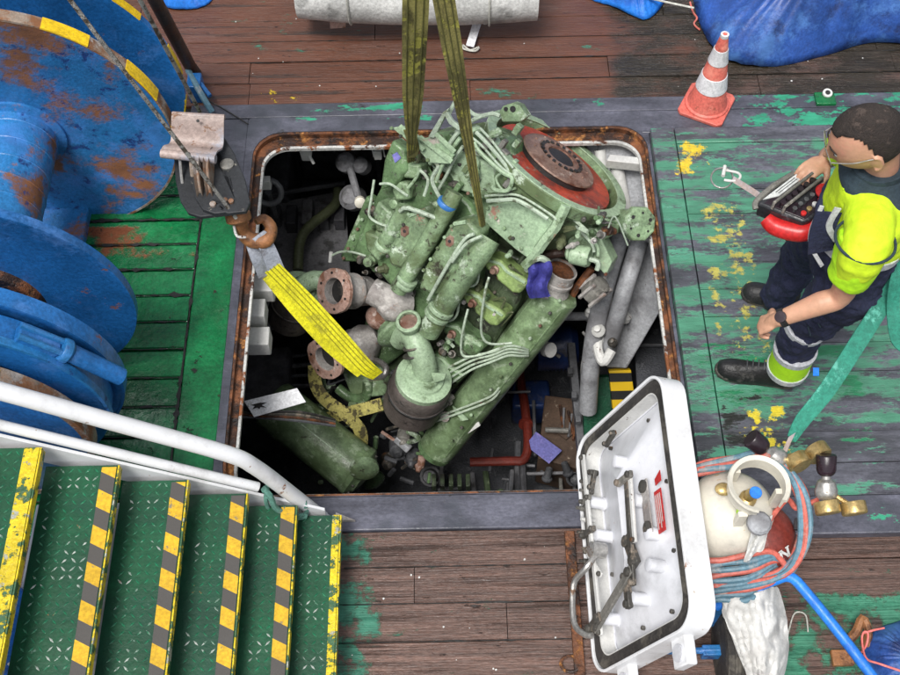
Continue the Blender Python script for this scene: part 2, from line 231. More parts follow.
# ------------------------------------------------------------------ mesh helpers
ORG = {}
def basis(ax):
    ax = V(ax).normalized(); t = V((0, 0, 1)) if abs(ax.z) < .9 else V((1, 0, 0))
    e1 = ax.cross(t).normalized(); return ax, e1, ax.cross(e1).normalized() * -1
def cr(pts, k=6, closed=False):
    pts = [V(p) for p in pts]; n = len(pts); out = []
    for i in range(n if closed else n - 1):
        if closed: a, b, c, d = pts[i - 1], pts[i], pts[(i + 1) % n], pts[(i + 2) % n]
        else: a, b, c, d = pts[max(i - 1, 0)], pts[i], pts[i + 1], pts[min(i + 2, n - 1)]
        for j in range(k):
            t = j / k; out.append(.5 * ((2 * b) + (c - a) * t + (2 * a - 5 * b + 4 * c - d) * t * t + (3 * b - a - 3 * c + d) * t ** 3))
    if not closed: out.append(pts[-1])
    return out
class B:
    def __init__(s): s.v = []; s.f = []
    def add(s, vs, fs):
        o = len(s.v); s.v += [V(x) for x in vs]; s.f += [tuple(i + o for i in f) for f in fs]; return s
    def hexa(s, p):
        return s.add(p, [(3, 2, 1, 0), (4, 5, 6, 7), (0, 1, 5, 4), (1, 2, 6, 5), (2, 3, 7, 6), (3, 0, 4, 7)])
    def box(s, c, ex, ey, ez):
        """centre, three half-extent vectors (or floats for world axes)"""
        c = V(c)
        if not isinstance(ex, Vector): ex, ey, ez = V((ex, 0, 0)), V((0, ey, 0)), V((0, 0, ez))
        return s.hexa([c - ex - ey - ez, c + ex - ey - ez, c + ex + ey - ez, c - ex + ey - ez, c - ex - ey + ez, c + ex - ey + ez, c + ex + ey + ez, c - ex + ey + ez])
    def prism(s, poly, d):
        poly = [V(p) for p in poly]; d = V(d); n = len(poly)
        return s.add(poly + [p + d for p in poly], [tuple(range(n))[::-1], tuple(range(n, 2 * n))] + [(i, (i + 1) % n, n + (i + 1) % n, n + i) for i in range(n)])
    def rings(s, rs, closed=False, cap=True):
        n = len(rs[0]); vs = [p for r in rs for p in r]; m = len(rs); fs = []
        for i in range(m if closed else m - 1):
            a = i * n; b = ((i + 1) % m) * n
            fs += [(a + j, a + (j + 1) % n, b + (j + 1) % n, b + j) for j in range(n)]
        if not closed and cap: fs += [tuple(range(n))[::-1], tuple(range((m - 1) * n, m * n))]
        return s.add(vs, fs)
    def tube(s, pts, r, n=8, smooth=0, closed=False, jit=0):
        if smooth:
            if isinstance(r, (list, tuple)):
                rr = []; 
                for i in range(len(r) - 1): rr += [r[i] + (r[i + 1] - r[i]) * j / smooth for j in range(smooth)]
                r = rr + [r[-1]]
            pts = cr(pts, smooth, closed)
        pts = [V(p) for p in pts]; m = len(pts)
        if not isinstance(r, (list, tuple)): r = [r] * m
        rs = []; prev = None
        for i, p in enumerate(pts):
            t = (pts[(i + 1) % m] - pts[i - 1]) if closed else (pts[min(i + 1, m - 1)] - pts[max(i - 1, 0)])
            t.normalize()
            if prev is None: _, e1, _ = basis(t)
            else: e1 = (prev - t * prev.dot(t)).normalized()
            prev = e1; e2 = t.cross(e1)
            rs.append([p + (e1 * math.cos(2 * math.pi * j / n) + e2 * math.sin(2 * math.pi * j / n)) * r[i] * (1 + jit * random.uniform(-1, 1)) for j in range(n)])
        return s.rings(rs, closed)
    def lathe(s, o, ax, prof, n=24, closed=False):
        """prof: (radius, distance along axis)"""
        o = V(o); ax, e1, e2 = basis(ax)
        return s.rings([[o + ax * t + (e1 * math.cos(2 * math.pi * j / n) + e2 * math.sin(2 * math.pi * j / n)) * max(r, 1e-4) for j in range(n)] for r, t in prof], closed)
    def ribbon(s, pts, wd, w, th=.004, smooth=0):
        """flat webbing: wd = list of width directions, w = width (or list)"""
        n = len(pts)
        if wd is None: wd = [(V(pts[min(i + 1, n - 1)]) - V(pts[max(i - 1, 0)])).cross(BK).normalized() for i in range(n)]
        n = len(pts); wd = [V(x).normalized() for x in wd] if isinstance(wd, list) else [V(wd).normalized()] * n
        w = w if isinstance(w, list) else [w] * n
        if smooth:
            wd2 = []; w2 = []
            for i in range(n - 1):
                for j in range(smooth): t = j / smooth; wd2.append(wd[i].lerp(wd[i + 1], t).normalized()); w2.append(w[i] * (1 - t) + w[i + 1] * t)
            wd = wd2 + [wd[-1]]; w = w2 + [w[-1]]; pts = cr(pts, smooth); n = len(pts)
        pts = [V(p) for p in pts]; rs = []
        for i, p in enumerate(pts):
            t = (pts[min(i + 1, n - 1)] - pts[max(i - 1, 0)]).normalized(); nn = t.cross(wd[i]).normalized()
            a = wd[i] * w[i] / 2; b = nn * th / 2
            rs.append([p - a - b, p + a - b, p + a + b, p - a + b])
        return s.rings(rs)
    def ell(s, c, ax, ay, az, n=20, m=12, fn=None):
        c = V(c); vs = []; rs = []
        for i in range(m + 1):
            th = math.pi * (i + .001) / (m + .002); r = []
            for j in range(n):
                ph = 2 * math.pi * j / n; d = V((math.sin(th) * math.cos(ph), math.sin(th) * math.sin(ph), math.cos(th)))
                k = fn(d) if fn else 1
                r.append(c + (V(ax) * d.x + V(ay) * d.y + V(az) * d.z) * k)
            rs.append(r)
        return s.rings(rs)
    def grid(s, fn, nu, nv, th=.006):
        """fn(a,b) -> point; a closed thin sheet"""
        top = [[V(fn(i / nu, j / nv)) for j in range(nv + 1)] for i in range(nu + 1)]; vs = []
        for i in range(nu + 1):
            for j in range(nv + 1): vs.append(top[i][j])
        N_ = len(vs)
        for i in range(nu + 1):
            for j in range(nv + 1): 
                a = top[min(i + 1, nu)][j] - top[max(i - 1, 0)][j]; b = top[i][min(j + 1, nv)] - top[i][max(j - 1, 0)]
                nn = a.cross(b); nn = nn.normalized() if nn.length > 1e-9 else V((0, 0, 1))
                vs.append(top[i][j] - nn * th)
        W = nv + 1; fs = []
        for i in range(nu):
            for j in range(nv):
                a = i * W + j; fs += [(a, a + 1, a + W + 1, a + W), (N_ + a + W, N_ + a + W + 1, N_ + a + 1, N_ + a)]
        for i in range(nu): 
            for j in (0, nv): a = i * W + j; fs.append((a, a + W, N_ + a + W, N_ + a))
        for j in range(nv):
            for i in (0, nu): a = i * W + j; fs.append((a, a + 1, N_ + a + 1, N_ + a))
        return s.add(vs, fs)
    def build(s, name, m, parent=None, bevel=0, seg=2, angle=35, smooth=True, label=None, cat=None, group=None, kind=None, remesh=0, disp=0):
        me = bpy.data.meshes.new(name)
        if parent is not None: org = ORG[parent]
        else:
            xs = [p.x for p in s.v]; ys = [p.y for p in s.v]; zs = [p.z for p in s.v]
            org = V(((min(xs) + max(xs)) / 2, (min(ys) + max(ys)) / 2, min(zs)))
        me.from_pydata([p - org for p in s.v], [], s.f)
        bm = bmesh.new(); bm.from_mesh(me); bmesh.ops.recalc_face_normals(bm, faces=bm.faces); bm.to_mesh(me); bm.free()
        o = bpy.data.objects.new(name, me); COL.objects.link(o)
        me.materials.append(M[m] if isinstance(m, str) else m)
        if smooth:
            me.shade_smooth()
            if not remesh: me.set_sharp_from_angle(angle=rad(angle))
        if parent is not None: o.parent = parent
        else: o.location = org
        ORG[o] = org
        if bevel:
            b = o.modifiers.new('Bevel', 'BEVEL'); b.width = bevel; b.segments = seg; b.limit_method = 'ANGLE'; b.angle_limit = rad(40); b.harden_normals = False
        if remesh:
            q = o.modifiers.new('Remesh', 'REMESH'); q.mode = 'VOXEL'; q.voxel_size = remesh; q.use_smooth_shade = True
            q = o.modifiers.new('Smooth', 'SMOOTH'); q.factor = .6; q.iterations = 5
        if disp:
            tx = bpy.data.textures.new('folds', 'CLOUDS'); tx.noise_scale = disp[1]
            q = o.modifiers.new('Displace', 'DISPLACE'); q.texture = tx; q.strength = disp[0]; q.texture_coords = 'LOCAL'; q.mid_level = .5
        if label: o['label'] = label
        if cat: o['category'] = cat
        if group: o['group'] = group
        if kind: o['kind'] = kind
        return o
def thing(name, label, cat, loc, group=None):
    o = bpy.data.objects.new(name, None); COL.objects.link(o); o.location = V(loc); o.empty_display_size = .1
    o['label'] = label; o['category'] = cat; ORG[o] = V(loc)
    if group: o['group'] = group
    return o
def structure(name, loc=(0, 0, 0)):
    o = bpy.data.objects.new(name, None); COL.objects.link(o); o.location = loc; o['kind'] = 'structure'; ORG[o] = V(loc); return o
def copy(o, loc, scale=None, parent=None):
    c = o.copy(); COL.objects.link(c); c.parent = parent or o.parent; c.location = V(loc) - (ORG[c.parent] if c.parent else V())
    if scale: c.scale = scale
    return c
def bolt(b, p, ax, r=.012, h=.012): b.lathe(p, ax, [(r, 0), (r, h), (r * .75, h * 1.25), (0, h * 1.25)], 6)
def sstep(a, b, x): t = max(0, min(1, (x - a) / (b - a))); return t * t * (3 - 2 * t)
# ================================================================== THE SETTING: DECK
deck = structure('deck')
def plank_mesh(name, wdt, th, m, bev=.004):
    b = B(); b.box((0, 0, -th / 2), .5, wdt / 2, th / 2)
    o = b.build(name, m, deck, 0); me = o.data
    bm = bmesh.new(); bm.from_mesh(me)
    bmesh.ops.bevel(bm, geom=[e for e in bm.edges if abs(e.verts[0].co.z) < 1e-5 + 0 and abs(e.verts[1].co.z) < 1e-5 and abs(e.verts[0].co.y - e.verts[1].co.y) < 1e-5], offset=bev, segments=2, affect='EDGES')
    bm.to_mesh(me); bm.free(); return o
def run_planks(proto, x0, x1, y0, y1, pitch, z, lens=(1.6, 2.6), jz=.002, first=False, cuts=None):
    y = y0; used = first; k = 0
    while y < y1 - pitch * .5:
        x = x0; cc = list(cuts[k]) if cuts and k < len(cuts) and cuts[k] is not None else None; k += 1
        while x < x1 - .02:
            if cc: nx = cc.pop(0)
            elif cc == [] or lens is None: nx = x1
            else: nx = min(x1, x + random.uniform(*lens))
            if x1 - nx < .3: nx = x1
            L_ = nx - x - .003
            if not used: o = proto; used = True
            else: o = copy(proto, (0, 0, 0))
            o.location = ((x + nx) / 2, y + pitch / 2 + random.uniform(-.0015, .0015), z + random.uniform(-jz, jz)); o.scale = (L_, 1, 1)
            o.rotation_euler = (random.uniform(-.004, .004), 0, random.uniform(-.0012, .0012))
            x = nx
        y += pitch
pw = plank_mesh('plank', .1485, .05, 'wood', .003)
run_planks(pw, -3.4, 3.6, 1.70 - .1502 * 9, 1.70, .1502, 0, cuts=[None, None, None, None, None, [-1.1, 1.9], [-.9, .2, 3.6], [-2.2, -.16, 2.3, 3.6], [-1.8, 1.2, 3.6][:2]])
run_planks(pw, -3.4, 3.6, 4.03, 7.2, .1502, 0, (1.1, 2.6), first=True)
pg = plank_mesh('plank', .138, .05, 'green', .008)
run_planks(pg, -3.4, -1.185, 1.71, 3.93, .1445, .006, None)
pp = plank_mesh('plank', .1415, .05, 'panel', .004)
run_planks(pp, 1.135, 3.6, 1.803, 3.678, .14423, .05, (3, 4))
# margin boards and the painted frame round the hatch
def slab(name, m, x0, x1, y0, y1, z1, th=.05, bev=.005):
    return B().box(((x0 + x1) / 2, (y0 + y1) / 2, z1 - th / 2), (x1 - x0) / 2, (y1 - y0) / 2, th / 2).build(name, m, deck, bev)
slab('margin_board', 'green', -1.175, -1.0, 1.71, 3.52, .010)
slab('margin_board', 'grey', -1.175, -1.0, 3.524, 3.93, .010)
slab('margin_board', 'panel', 1.016, 1.132, 1.635, 3.78, .052)
slab('margin_board', 'panel', 1.135, 3.6, 3.68, 3.78, .052)
slab('margin_board', 'grey', 1.135, 3.6, 1.635, 1.80, .051)
slab('margin_board', 'grey', -.995, 1.012, 1.703, 1.852, .012)
slab('margin_board', 'grey', -1.3, 3.6, 3.935, 4.027, .012)
slab('margin_board', 'grey', .98, 3.6, 3.785, 3.932, .012)
# black caulking under the seams, with the hatch left open
cb = B()
for x0, x1, y0, y1 in ((-3.4, 3.6, .3, 1.84), (-3.4, 3.6, 3.85, 7.2), (-3.4, -.965, 1.84, 3.85), (.99, 3.6, 1.84, 3.85)):
    cb.box(((x0 + x1) / 2, (y0 + y1) / 2, -.055), (x1 - x0) / 2, (y1 - y0) / 2, .035)
cb.build('caulking', 'seam', deck, smooth=False)
def jag(name, p, q, w0, w1, z, step=.012):
    d = (q - p); L_ = d.length; d.normalize(); n_ = V((-d.y, d.x, 0)); a, b_ = [], []; k = int(L_ / step)
    for i in range(k + 1):
        c = p + d * L_ * i / k; wv = w0 + (w1 - w0) * max(0, noise.noise(c * 14) + .35 * noise.noise(c * 50)) ** 1.2 * 2
        a.append(c + n_ * (wv * (.5 + .6 * noise.noise(c * 31)))); b_.append(c - n_ * (wv * (.5 + .6 * noise.noise(c * 27 + V((5, 0, 0))))))
    rs = [[V((x.x, x.y, z - .004)), V((y.x, y.y, z - .004)), V((y.x, y.y, z)), V((x.x, x.y, z))] for x, y in zip(a, b_)]
    return B().rings(rs).build(name, 'seam', deck, smooth=False)
for k in range(1, 14):
    y = 1.71 + k * .1445 + .069 - .0695
    if y < 3.6: jag('seam_tar', V((-2.2, y, 0)), V((-1.19, y, 0)), .003, .022, .0115)
jag('seam_tar', V((-1.18, 1.72, 0)), V((-1.18, 3.55, 0)), .007, .03, .0135)
for k, y in enumerate((1.55, 1.40, 1.25, 1.10)): jag('seam_tar', V((-.44, y - .001, 0)), V((.5, y - .001, 0)), .002, .007, .0025)
for k in range(1, 4): jag('seam_tar', V((-1.2, 4.03 + k * .1502 - .001, 0)), V((2.6, 4.03 + k * .1502 - .001, 0)), .001, .006, .0025)
def rrect(x0, x1, y0, y1, r, z, n=8):
    out = []
    for cx, cy, a in ((x1 - r, y1 - r, 0), (x0 + r, y1 - r, 90), (x0 + r, y0 + r, 180), (x1 - r, y0 + r, 270)):
        for i in range(n + 1):
            t = rad(a + 90 * i / n); out.append(V((cx + r * math.cos(t), cy + r * math.sin(t), z)))
    return out
HX0, HX1, HY0, HY1 = -.918, .966, 1.868, 3.765
def ring(name, m, o, i, z1, z0, parent, **k):
    (ox0, ox1, oy0, oy1, orr), (ix0, ix1, iy0, iy1, irr) = o, i
    a, b_ = rrect(ox0, ox1, oy0, oy1, orr, z1), rrect(ix0, ix1, iy0, iy1, irr, z1)
    c, d = rrect(ix0, ix1, iy0, iy1, irr, z0), rrect(ox0, ox1, oy0, oy1, orr, z0)
    return B().rings([a, b_, c, d], closed=True).build(name, m, parent, **k)
coam = thing('hatch_coaming', 'rusty steel rim with rounded corners round the open engine hatch', 'hatch rim', (0, 2.8, -.1))
ring('frame_plate', 'grey', (-1.0, 1.014, 1.853, 3.933, .02), (-.962, 1.0, 1.856, 3.838, .15), .010, -.05, coam)
ring('rust_flange', 'rust', (-.961, .999, 1.857, 3.837, .15), (HX0, HX1, HY0, HY1, .13), -.022, -.05, coam, bevel=.004)
ring('lip', 'rust', (-.961, .999, 1.857, 3.837, .15), (-.95, .988, 1.866, 3.822, .142), .006, -.021, coam)
ring('inner_rim', 'rimd', (HX0 - .001, HX1 + .001, HY0 - .001, HY1 + .001, .13), (HX0 + .012, HX1 - .012, HY0 + .01, HY1 - .014, .12), -.018, -.04, coam, bevel=.002)
# ---- engine room under the deck
FZ = -2.3
eroom = structure('engine_room')
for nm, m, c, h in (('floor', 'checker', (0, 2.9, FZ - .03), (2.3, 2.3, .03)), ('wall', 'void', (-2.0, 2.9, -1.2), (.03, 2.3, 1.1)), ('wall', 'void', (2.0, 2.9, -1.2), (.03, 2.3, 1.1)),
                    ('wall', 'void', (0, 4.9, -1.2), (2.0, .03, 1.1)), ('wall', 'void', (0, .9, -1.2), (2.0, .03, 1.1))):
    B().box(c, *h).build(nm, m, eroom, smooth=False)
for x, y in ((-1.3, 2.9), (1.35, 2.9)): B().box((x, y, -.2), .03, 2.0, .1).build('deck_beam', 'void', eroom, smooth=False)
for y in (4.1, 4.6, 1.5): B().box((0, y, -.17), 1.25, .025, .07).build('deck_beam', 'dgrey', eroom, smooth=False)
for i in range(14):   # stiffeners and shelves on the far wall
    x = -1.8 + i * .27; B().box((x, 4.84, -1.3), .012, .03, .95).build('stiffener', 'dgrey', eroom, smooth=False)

def hexpix(b, quads, z0, z1):
    """solid between a pixel outline at height z0 (bottom) and the same footprint lifted to z1"""
    lo = [P(u, v, z0) for u, v in quads]; return b.prism(lo, (0, 0, z1 - z0))
# pale ventilation trunk to the right
t = thing('ventilation_trunk', 'large pale grey slanting steel trunk inside the hatch on the right', 'duct', (0.9, 3.0, FZ))
def trunk(b, top, bot, thick=.16):
    # front face corners given by (u,v,z), thickness away from the camera
    f = [P(*q) for q in top + bot]; n = (f[1] - f[0]).cross(f[3] - f[0]).normalized()
    if n.dot(CAMP - f[0]) > 0: n = -n
    return b.prism(f, n * thick)
trunk(B(), [(598, 138, -.08), (648, 142, -.08)], [(667, 300, -.5), (627, 369, -1.05), (606, 368, -1.1), (596, 296, -.85)]).build('casing', 'lgrey', t, .012)
trunk(B(), [(586, 140, -.1), (610, 139, -.1)], [(622, 165, -.15), (588, 158, -.2)], .03).build('top_flange', 'lgrey', t, .005)
for u, v, z in ((612, 158, -.1), (629, 161, -.1)):
    p = P(u, v, z); B().lathe(p, (0, -.5, .85), [(.012, 0), (.012, .01), (0, .01)], 8).build('bolt', 'dsteel', t)
B().tube([P(615, 160, -.1), P(634, 250, -.45)], .035, 12).build('stiffening_tube', 'rim', t)
B().tube([P(600, 150, -.12), P(604, 200, -.3), P(596, 240, -.5)], .03, 12, 4).build('white_conduit', 'rim', t)
for u, v in ((652, 190), (660, 240), (664, 280)): B().lathe(P(u, v, -.1), (-1, 0, 0), [(.012, -.01), (.012, .012), (0, .014)], 8).build('bolt', 'dsteel', t)
B().box(P(655, 235, -.10), V((.004, 0, 0)), V((.0, .42, 0)), V((0, 0, .07))).build('side_liner', 'rim', t, .002)
for k in range(5): B().tube([P(604 - k * 4, 300 + k * 6, -.75), P(596 - k * 3, 380 + k * 4, -1.15)], .006 + .003 * (k % 2), 6).build('conduit', 'lgrey' if k % 2 else 'dgrey', t)
for u, v, r_ in ((640, 262, .02), (606, 300, .03), (598, 330, .028), (612, 342, .02), (590, 312, .024)): B().lathe(P(u, v, -.62), V((-.3, -.3, 1)), [(r_, -.05), (r_ * 1.3, -.03), (r_ * 1.3, -.01), (r_, 0), (r_ * .6, .01), (r_ * .6, .03), (0, .035)], 12).build('gland', 'rim' if r_ > .022 else 'dsteel', t)
B().box(P(626, 163, -.06), V((.09, -.015, 0)), V((.01, .02, 0)), V((0, 0, .03))).build('bracket', 'rim', t, .004)
t = thing('grey_duct_pipe', 'pair of thick grey pipes slanting down beside the pale trunk in the hatch', 'pipe', P(600, 350, -1.2))
B().tube([P(620, 236, -.28), P(604, 290, -.5), P(592, 352, -.8), P(588, 410, -1.2)], .05, 14, 5).build('large_pipe', 'lgrey', t)
B().tube([P(640, 240, -.25), P(624, 292, -.42), P(608, 350, -.8)], .045, 14, 5).build('large_pipe', 'lgrey', t)
for u, v, z, r_ in ((617, 318, -.72, .06), (608, 322, -.72, .055), (630, 245, -.42, .045)):
    B().lathe(P(u, v, z), (.35, .45, .8), [(r_, 0), (r_ * 1.15, .01), (r_ * 1.15, .035), (r_ * .8, .045)], 16).build('clamp', 'rim', t)
B().tube([P(612, 322, -.7), P(598, 342, -.72), P(603, 362, -.74), P(612, 350, -.7)], .026, 10, 6).build('bend', 'rim', t)
for k, (pts) in enumerate(([(583, 332), (590, 345), (583, 360), (582, 382)], [(590, 330), (594, 348), (587, 364), (587, 384)])):
    B().tube([P(u, v, -1.0) for u, v in pts], .0075, 6, 5).build('thin_pipe', 'rim', t)
p = P(597, 304, -.6); B().lathe(p, (.3, .3, .9), [(.05, 0), (.06, .01), (.06, .03), (.03, .035)], 16).build('valve_cap', 'rim', t)
# ladder with green treads and striped side
t = thing('engine_room_ladder', 'steep dark green ladder with black and yellow striped side at right of hatch', 'ladder', P(600, 450, -1.7))
trunk(B(), [(583, 379, -1.15), (611, 377, -1.15)], [(617, 462, -1.55), (585, 465, -1.55)], .05).build('tread_plate', 'ldgreen', t, .004)
trunk(B(), [(609, 371, -1.08), (631, 370, -1.08)], [(638, 420, -1.3), (614, 422, -1.3)], .04).build('striped_side', 'haz', t, .003)
for s_ in (0, 6): B().tube([P(592 + s_, 455, -1.0), P(596 + s_, 478, -1.0)], .009, 8).build('handrail_post', 'rim', t)
t = thing('chequered_platform', 'dark grey chequered platform below the hatch rim at right', 'platform', P(650, 350, -1.3))
B().prism([P(634, 332, -1.2), P(672, 300, -1.2), P(700, 420, -1.2), P(640, 440, -1.2)], (0, 0, -.04)).build('plate', 'checker', t, .004)
B().tube([P(634, 345, -1.16), P(672, 345, -1.16)], .012, 8).build('cross_bar', 'dgrey', t)
# near-black machinery to the left
t = thing('grey_valve_stack', 'pair of dusty grey valve bodies hanging under the top hatch edge', 'valve', P(352, 190, -.7))
for u, v, z, r_ in ((347, 163, -.35, .055), (353, 198, -.5, .07), (362, 166, -.35, .045)):
    B().lathe(P(u, v, z), (-.3, -.4, .8), [(r_ * .5, -.05), (r_, -.03), (r_, .03), (r_ * .6, .05)], 18).build('valve_body', 'mgrey', t, .003)
B().tube([P(350, 168, -.33), P(358, 196, -.42)], .02, 10).build('spindle', 'mgrey', t)
B().lathe(P(360, 201, -.4), (.1, -.8, .5), [(.03, 0), (.03, .03), (.012, .04)], 14).build('outlet', 'cyl', t)
t = thing('olive_bent_pipe', 'dull olive pipe with one bend in the dark left side of the hatch', 'pipe', P(300, 260, -1.2))
B().tube([P(338, 190, -.95), P(334, 206, -.95), P(303, 234, -.95), P(298, 270, -1.0)], .03, 12, 5).build('pipe_run', 'olive', t)
t = thing('grey_hand_wheel', 'small grey valve wheel under the rusted left hatch corner', 'wheel', P(268, 195, -.4))
B().tube([P(268, 192, -.35) + V((.07 * math.cos(a / 16 * 6.283), .03 * math.sin(a / 16 * 6.283), .065 * math.sin(a / 16 * 6.283))) for a in range(16)], .016, 8, closed=True).build('wheel_rim', 'dgrey', t)
B().box(P(266, 183, -.25), .025, .02, .035).build('tag_plate', 'rim', t, .004)
B().tube([P(268, 192, -.4), P(275, 215, -.7)], .018, 8).build('spindle', 'dgrey', t)
t = thing('hanging_lamp_bracket', 'white folded bracket hanging under the top rust rim at left', 'bracket', P(306, 156, -.2))
B().prism([P(298, 148, -.15), P(312, 148, -.15), P(311, 160, -.25), P(302, 160, -.25)], (0, .01, -.02)).build('plate', 'rim', t, .003)
B().tube([P(306, 150, -.2), P(314, 164, -.25)], .008, 8).build('arm', 'rim', t)
t = thing('rim_clip', 'pale clip with two prongs under the top rim beside the engine', 'clip', P(378, 155, -.2))
B().box(P(378, 154, -.18), .02, .015, .03).build('block', 'rim', t, .003)
for u in (372, 383): B().tube([P(u, 148, -.15), P(u + 2, 157, -.2)], .004, 6).build('prong', 'rim', t)
for i, (u, v, z, hx) in enumerate(((263, 288, -.2, .028), (258, 313, -.2, .03), (259, 341, -.25, .034))):
    o = B().box(P(u, v, z), .055 - .015 * (i == 1), .05, .05).build('white_box', 'rim', None, .006)
    o['label'] = ['upper white box fixed under the left hatch rim', 'middle white block under the left hatch rim', 'lowest and widest white box under the left hatch rim'][i]; o['category'] = 'box'
# left machinery shapes
t = thing('dark_auxiliary_engine', 'dark machinery block deep in the left of the hatch', 'machine', P(300, 230, -2.2))
B().box(P(320, 235, -1.75), .32, .28, .25).build('casing', 'checker', t, .03)
B().box(P(285, 205, -1.5), .1, .3, .5).build('cabinet', 'void', t, .02)
for i in range(4): B().tube([P(262, 360 + i * 9, -1.5), P(330, 352 + i * 11, -1.55)], .01 + .004 * (i % 2), 6).build('cable', 'dgrey', t)
B().box(P(262, 400, -1.7), .2, .2, .3).build('casing', 'void', t, .02)
t = thing('light_lift_floor_plate', 'added mid grey floor plate, raised to lighten the dark left of the hatch', 'platform', P(300, 250, -1.1))  # added floor stand-in, set high and paler to lift the dark left side
B().prism([P(262, 205, -1.1), P(345, 190, -1.1), P(352, 300, -1.1), P(262, 330, -1.1)], (0, 0, -.04)).build('plate', 'mgrey', t, .004)
B().tube([P(262, 196, -1.0), P(345, 183, -1.0)], .015, 8).build('edge_rail', 'dgrey', t)
for k in range(5): B().box(P(276 + 16 * k, 216 + 3 * (k % 2), -1.05), .03, .05 + .02 * (k % 3), .05).build('junction_box', ('dgrey', 'void', 'mgrey')[k % 3], t, .005)
t = thing('loose_cables', 'dark cable bundle running from the left hatch edge to the engine front under the card', 'cables', P(240, 412, -.5))
for k in range(4): B().tube([P(236, 408 + k * 3, -.52), P(262, 412 + k * 2, -.50 - .01 * k), P(300, 412 + k * 3, -.50), P(335, 420 + k * 2, -.6)], .007, 6, 5).build('cable', ('black', 'dsteel', 'rust', 'dgrey')[k], t)
# lower centre machinery
t = thing('red_pipe_run', 'dark red pipe with elbow deep under the engine', 'pipe', P(525, 430, -2.0))
B().tube([P(520, 372, -1.9), P(522, 392, -1.9), P(524, 400, -1.85), P(528, 440, -1.85), P(524, 459, -1.85), P(510, 461, -1.85), P(470, 462, -1.85)], .028, 10, 4).build('pipe_run', 'redpipe', t)
B().lathe(P(526, 425, -1.85), (0, .9, -.3), [(.045, 0), (.045, .02)], 14).build('collar', 'redpipe', t)
t = thing('blue_pump_motor', 'dark blue round pump motor below the engine beside the grey cross pipe', 'motor', P(550, 350, -1.9))
B().lathe(P(535, 348, -1.6), (1, 0, .05), [(.1, 0), (.14, .01), (.14, .22), (.1, .26)], 20).build('motor_casing', 'dblue', t, .004)
for k in range(8): B().lathe(P(535, 348, -1.6) + V((.03 + k * .022, 0, 0)), (1, 0, .05), [(.145, 0), (.145, .006)], 20).build('fin', 'dblue', t)
t = thing('blue_tank', 'small dark blue tank deep in the hatch left of the cardboard box', 'tank', P(525, 410, -2.2))
B().box(P(530, 402, -2.05), .12, .1, .12).build('tank_shell', 'dblue', t, .02)
t = thing('grey_cross_pipe', 'light grey horizontal pipe crossing below the engine filter', 'pipe', P(570, 316, -.9))
B().tube([P(540, 317, -.9), P(588, 316, -.9)], .024, 12).build('pipe_run', 'lgrey', t)
B().lathe(P(586, 316, -.9), (1, 0, 0), [(.03, 0), (.03, .02)], 12).build('end_collar', 'lgrey', t)
t = thing('white_fitting', 'small white round fitting on a rusty bracket under the engine tube', 'fitting', P(549, 345, -.8))
B().lathe(P(545, 349, -.8), (.5, -.5, .6), [(.035, 0), (.04, .01), (.04, .05), (.02, .055)], 16).build('body', 'rim', t)
B().tube([P(549, 335, -.85), P(538, 342, -.85), P(560, 357, -.9)], .01, 8, 4).build('bracket_wire', 'dsteel', t)
t = thing('cardboard_box', 'open brown cardboard box with a lilac envelope deep in the hatch', 'box', P(565, 440, -2.2))
B().prism([P(545, 395, -1.85), P(585, 400, -1.85), P(582, 470, -1.85), P(538, 458, -1.85)], (0, 0, -.35)).build('carton', 'card', t, .006)
B().prism([P(552, 430, -1.83), P(575, 412, -1.83), P(584, 425, -1.83), P(566, 440, -1.83)], (0, 0, .006)).build('flap', 'card', t)
o = B().prism([P(529, 441, -1.79), P(536, 432, -1.79), P(562, 451, -1.79), P(549, 464, -1.79), P(531, 450, -1.79)], (0, 0, .008)).build('envelope', 'lilac', None, .002)
o['label'] = 'lilac plastic document envelope lying on the cardboard box'; o['category'] = 'envelope'
for i in range(6):
    u = 560 + i * 4; B().tube([P(u, 405 + i * 3, -1.82), P(u + random.uniform(-4, 6), 428 + i * 3, -1.82)], .008, 6).build('scrap', 'mgrey' if i % 2 else 'rust', t)
t = thing('floor_machinery', 'cluster of dark pumps, flanges and pipes on the engine room floor under the engine', 'machinery', P(480, 440, -2.3))
rnd = random.Random(4)
for i in range(34):
    u, v = rnd.uniform(425, 580), rnd.uniform(385, 494); z = rnd.uniform(-2.1, -1.75); k = rnd.random()
    mm = rnd.choice(['dgrey', 'dgrey', 'dgrey', 'void', 'crev', 'mgrey', 'greyarm'])
    if k < .45: B().tube([P(u, v, z), P(u + rnd.uniform(-4, 4), v + rnd.uniform(20, 60), z)], rnd.uniform(.008, .022), 8).build('pipe', mm, t)
    elif k < .75: B().tube([P(u, v, z), P(u + rnd.uniform(20, 60), v + rnd.uniform(-4, 4), z)], rnd.uniform(.006, .018), 8).build('pipe', mm, t)
    else:
        r_ = rnd.uniform(.02, .05); B().lathe(P(u, v, z), (rnd.uniform(-1, 1), rnd.uniform(-1, 1), 1), [(r_, 0), (r_ * 1.3, .01), (r_ * 1.3, .02), (r_, .025), (r_ * .8, .09), (0, .1)], 12).build('pump_body', mm, t)
for i in range(5): B().box(P(434 + i * 8.5, 482, -1.8), .013, .04, .03).build('junction_block', 'crev', t, .003)
t = thing('grey_stanchion', 'long dark grey steel post running down beside the green ladder', 'post', P(590, 450, -1.9))
B().box((P(571, 345, -1.4) + P(584, 480, -1.5)) / 2, V((.022, 0, 0)), (P(571, 345, -1.4) - P(584, 480, -1.5)) / 2, V((0, 0, .03))).build('web', 'dgrey', t, .003)
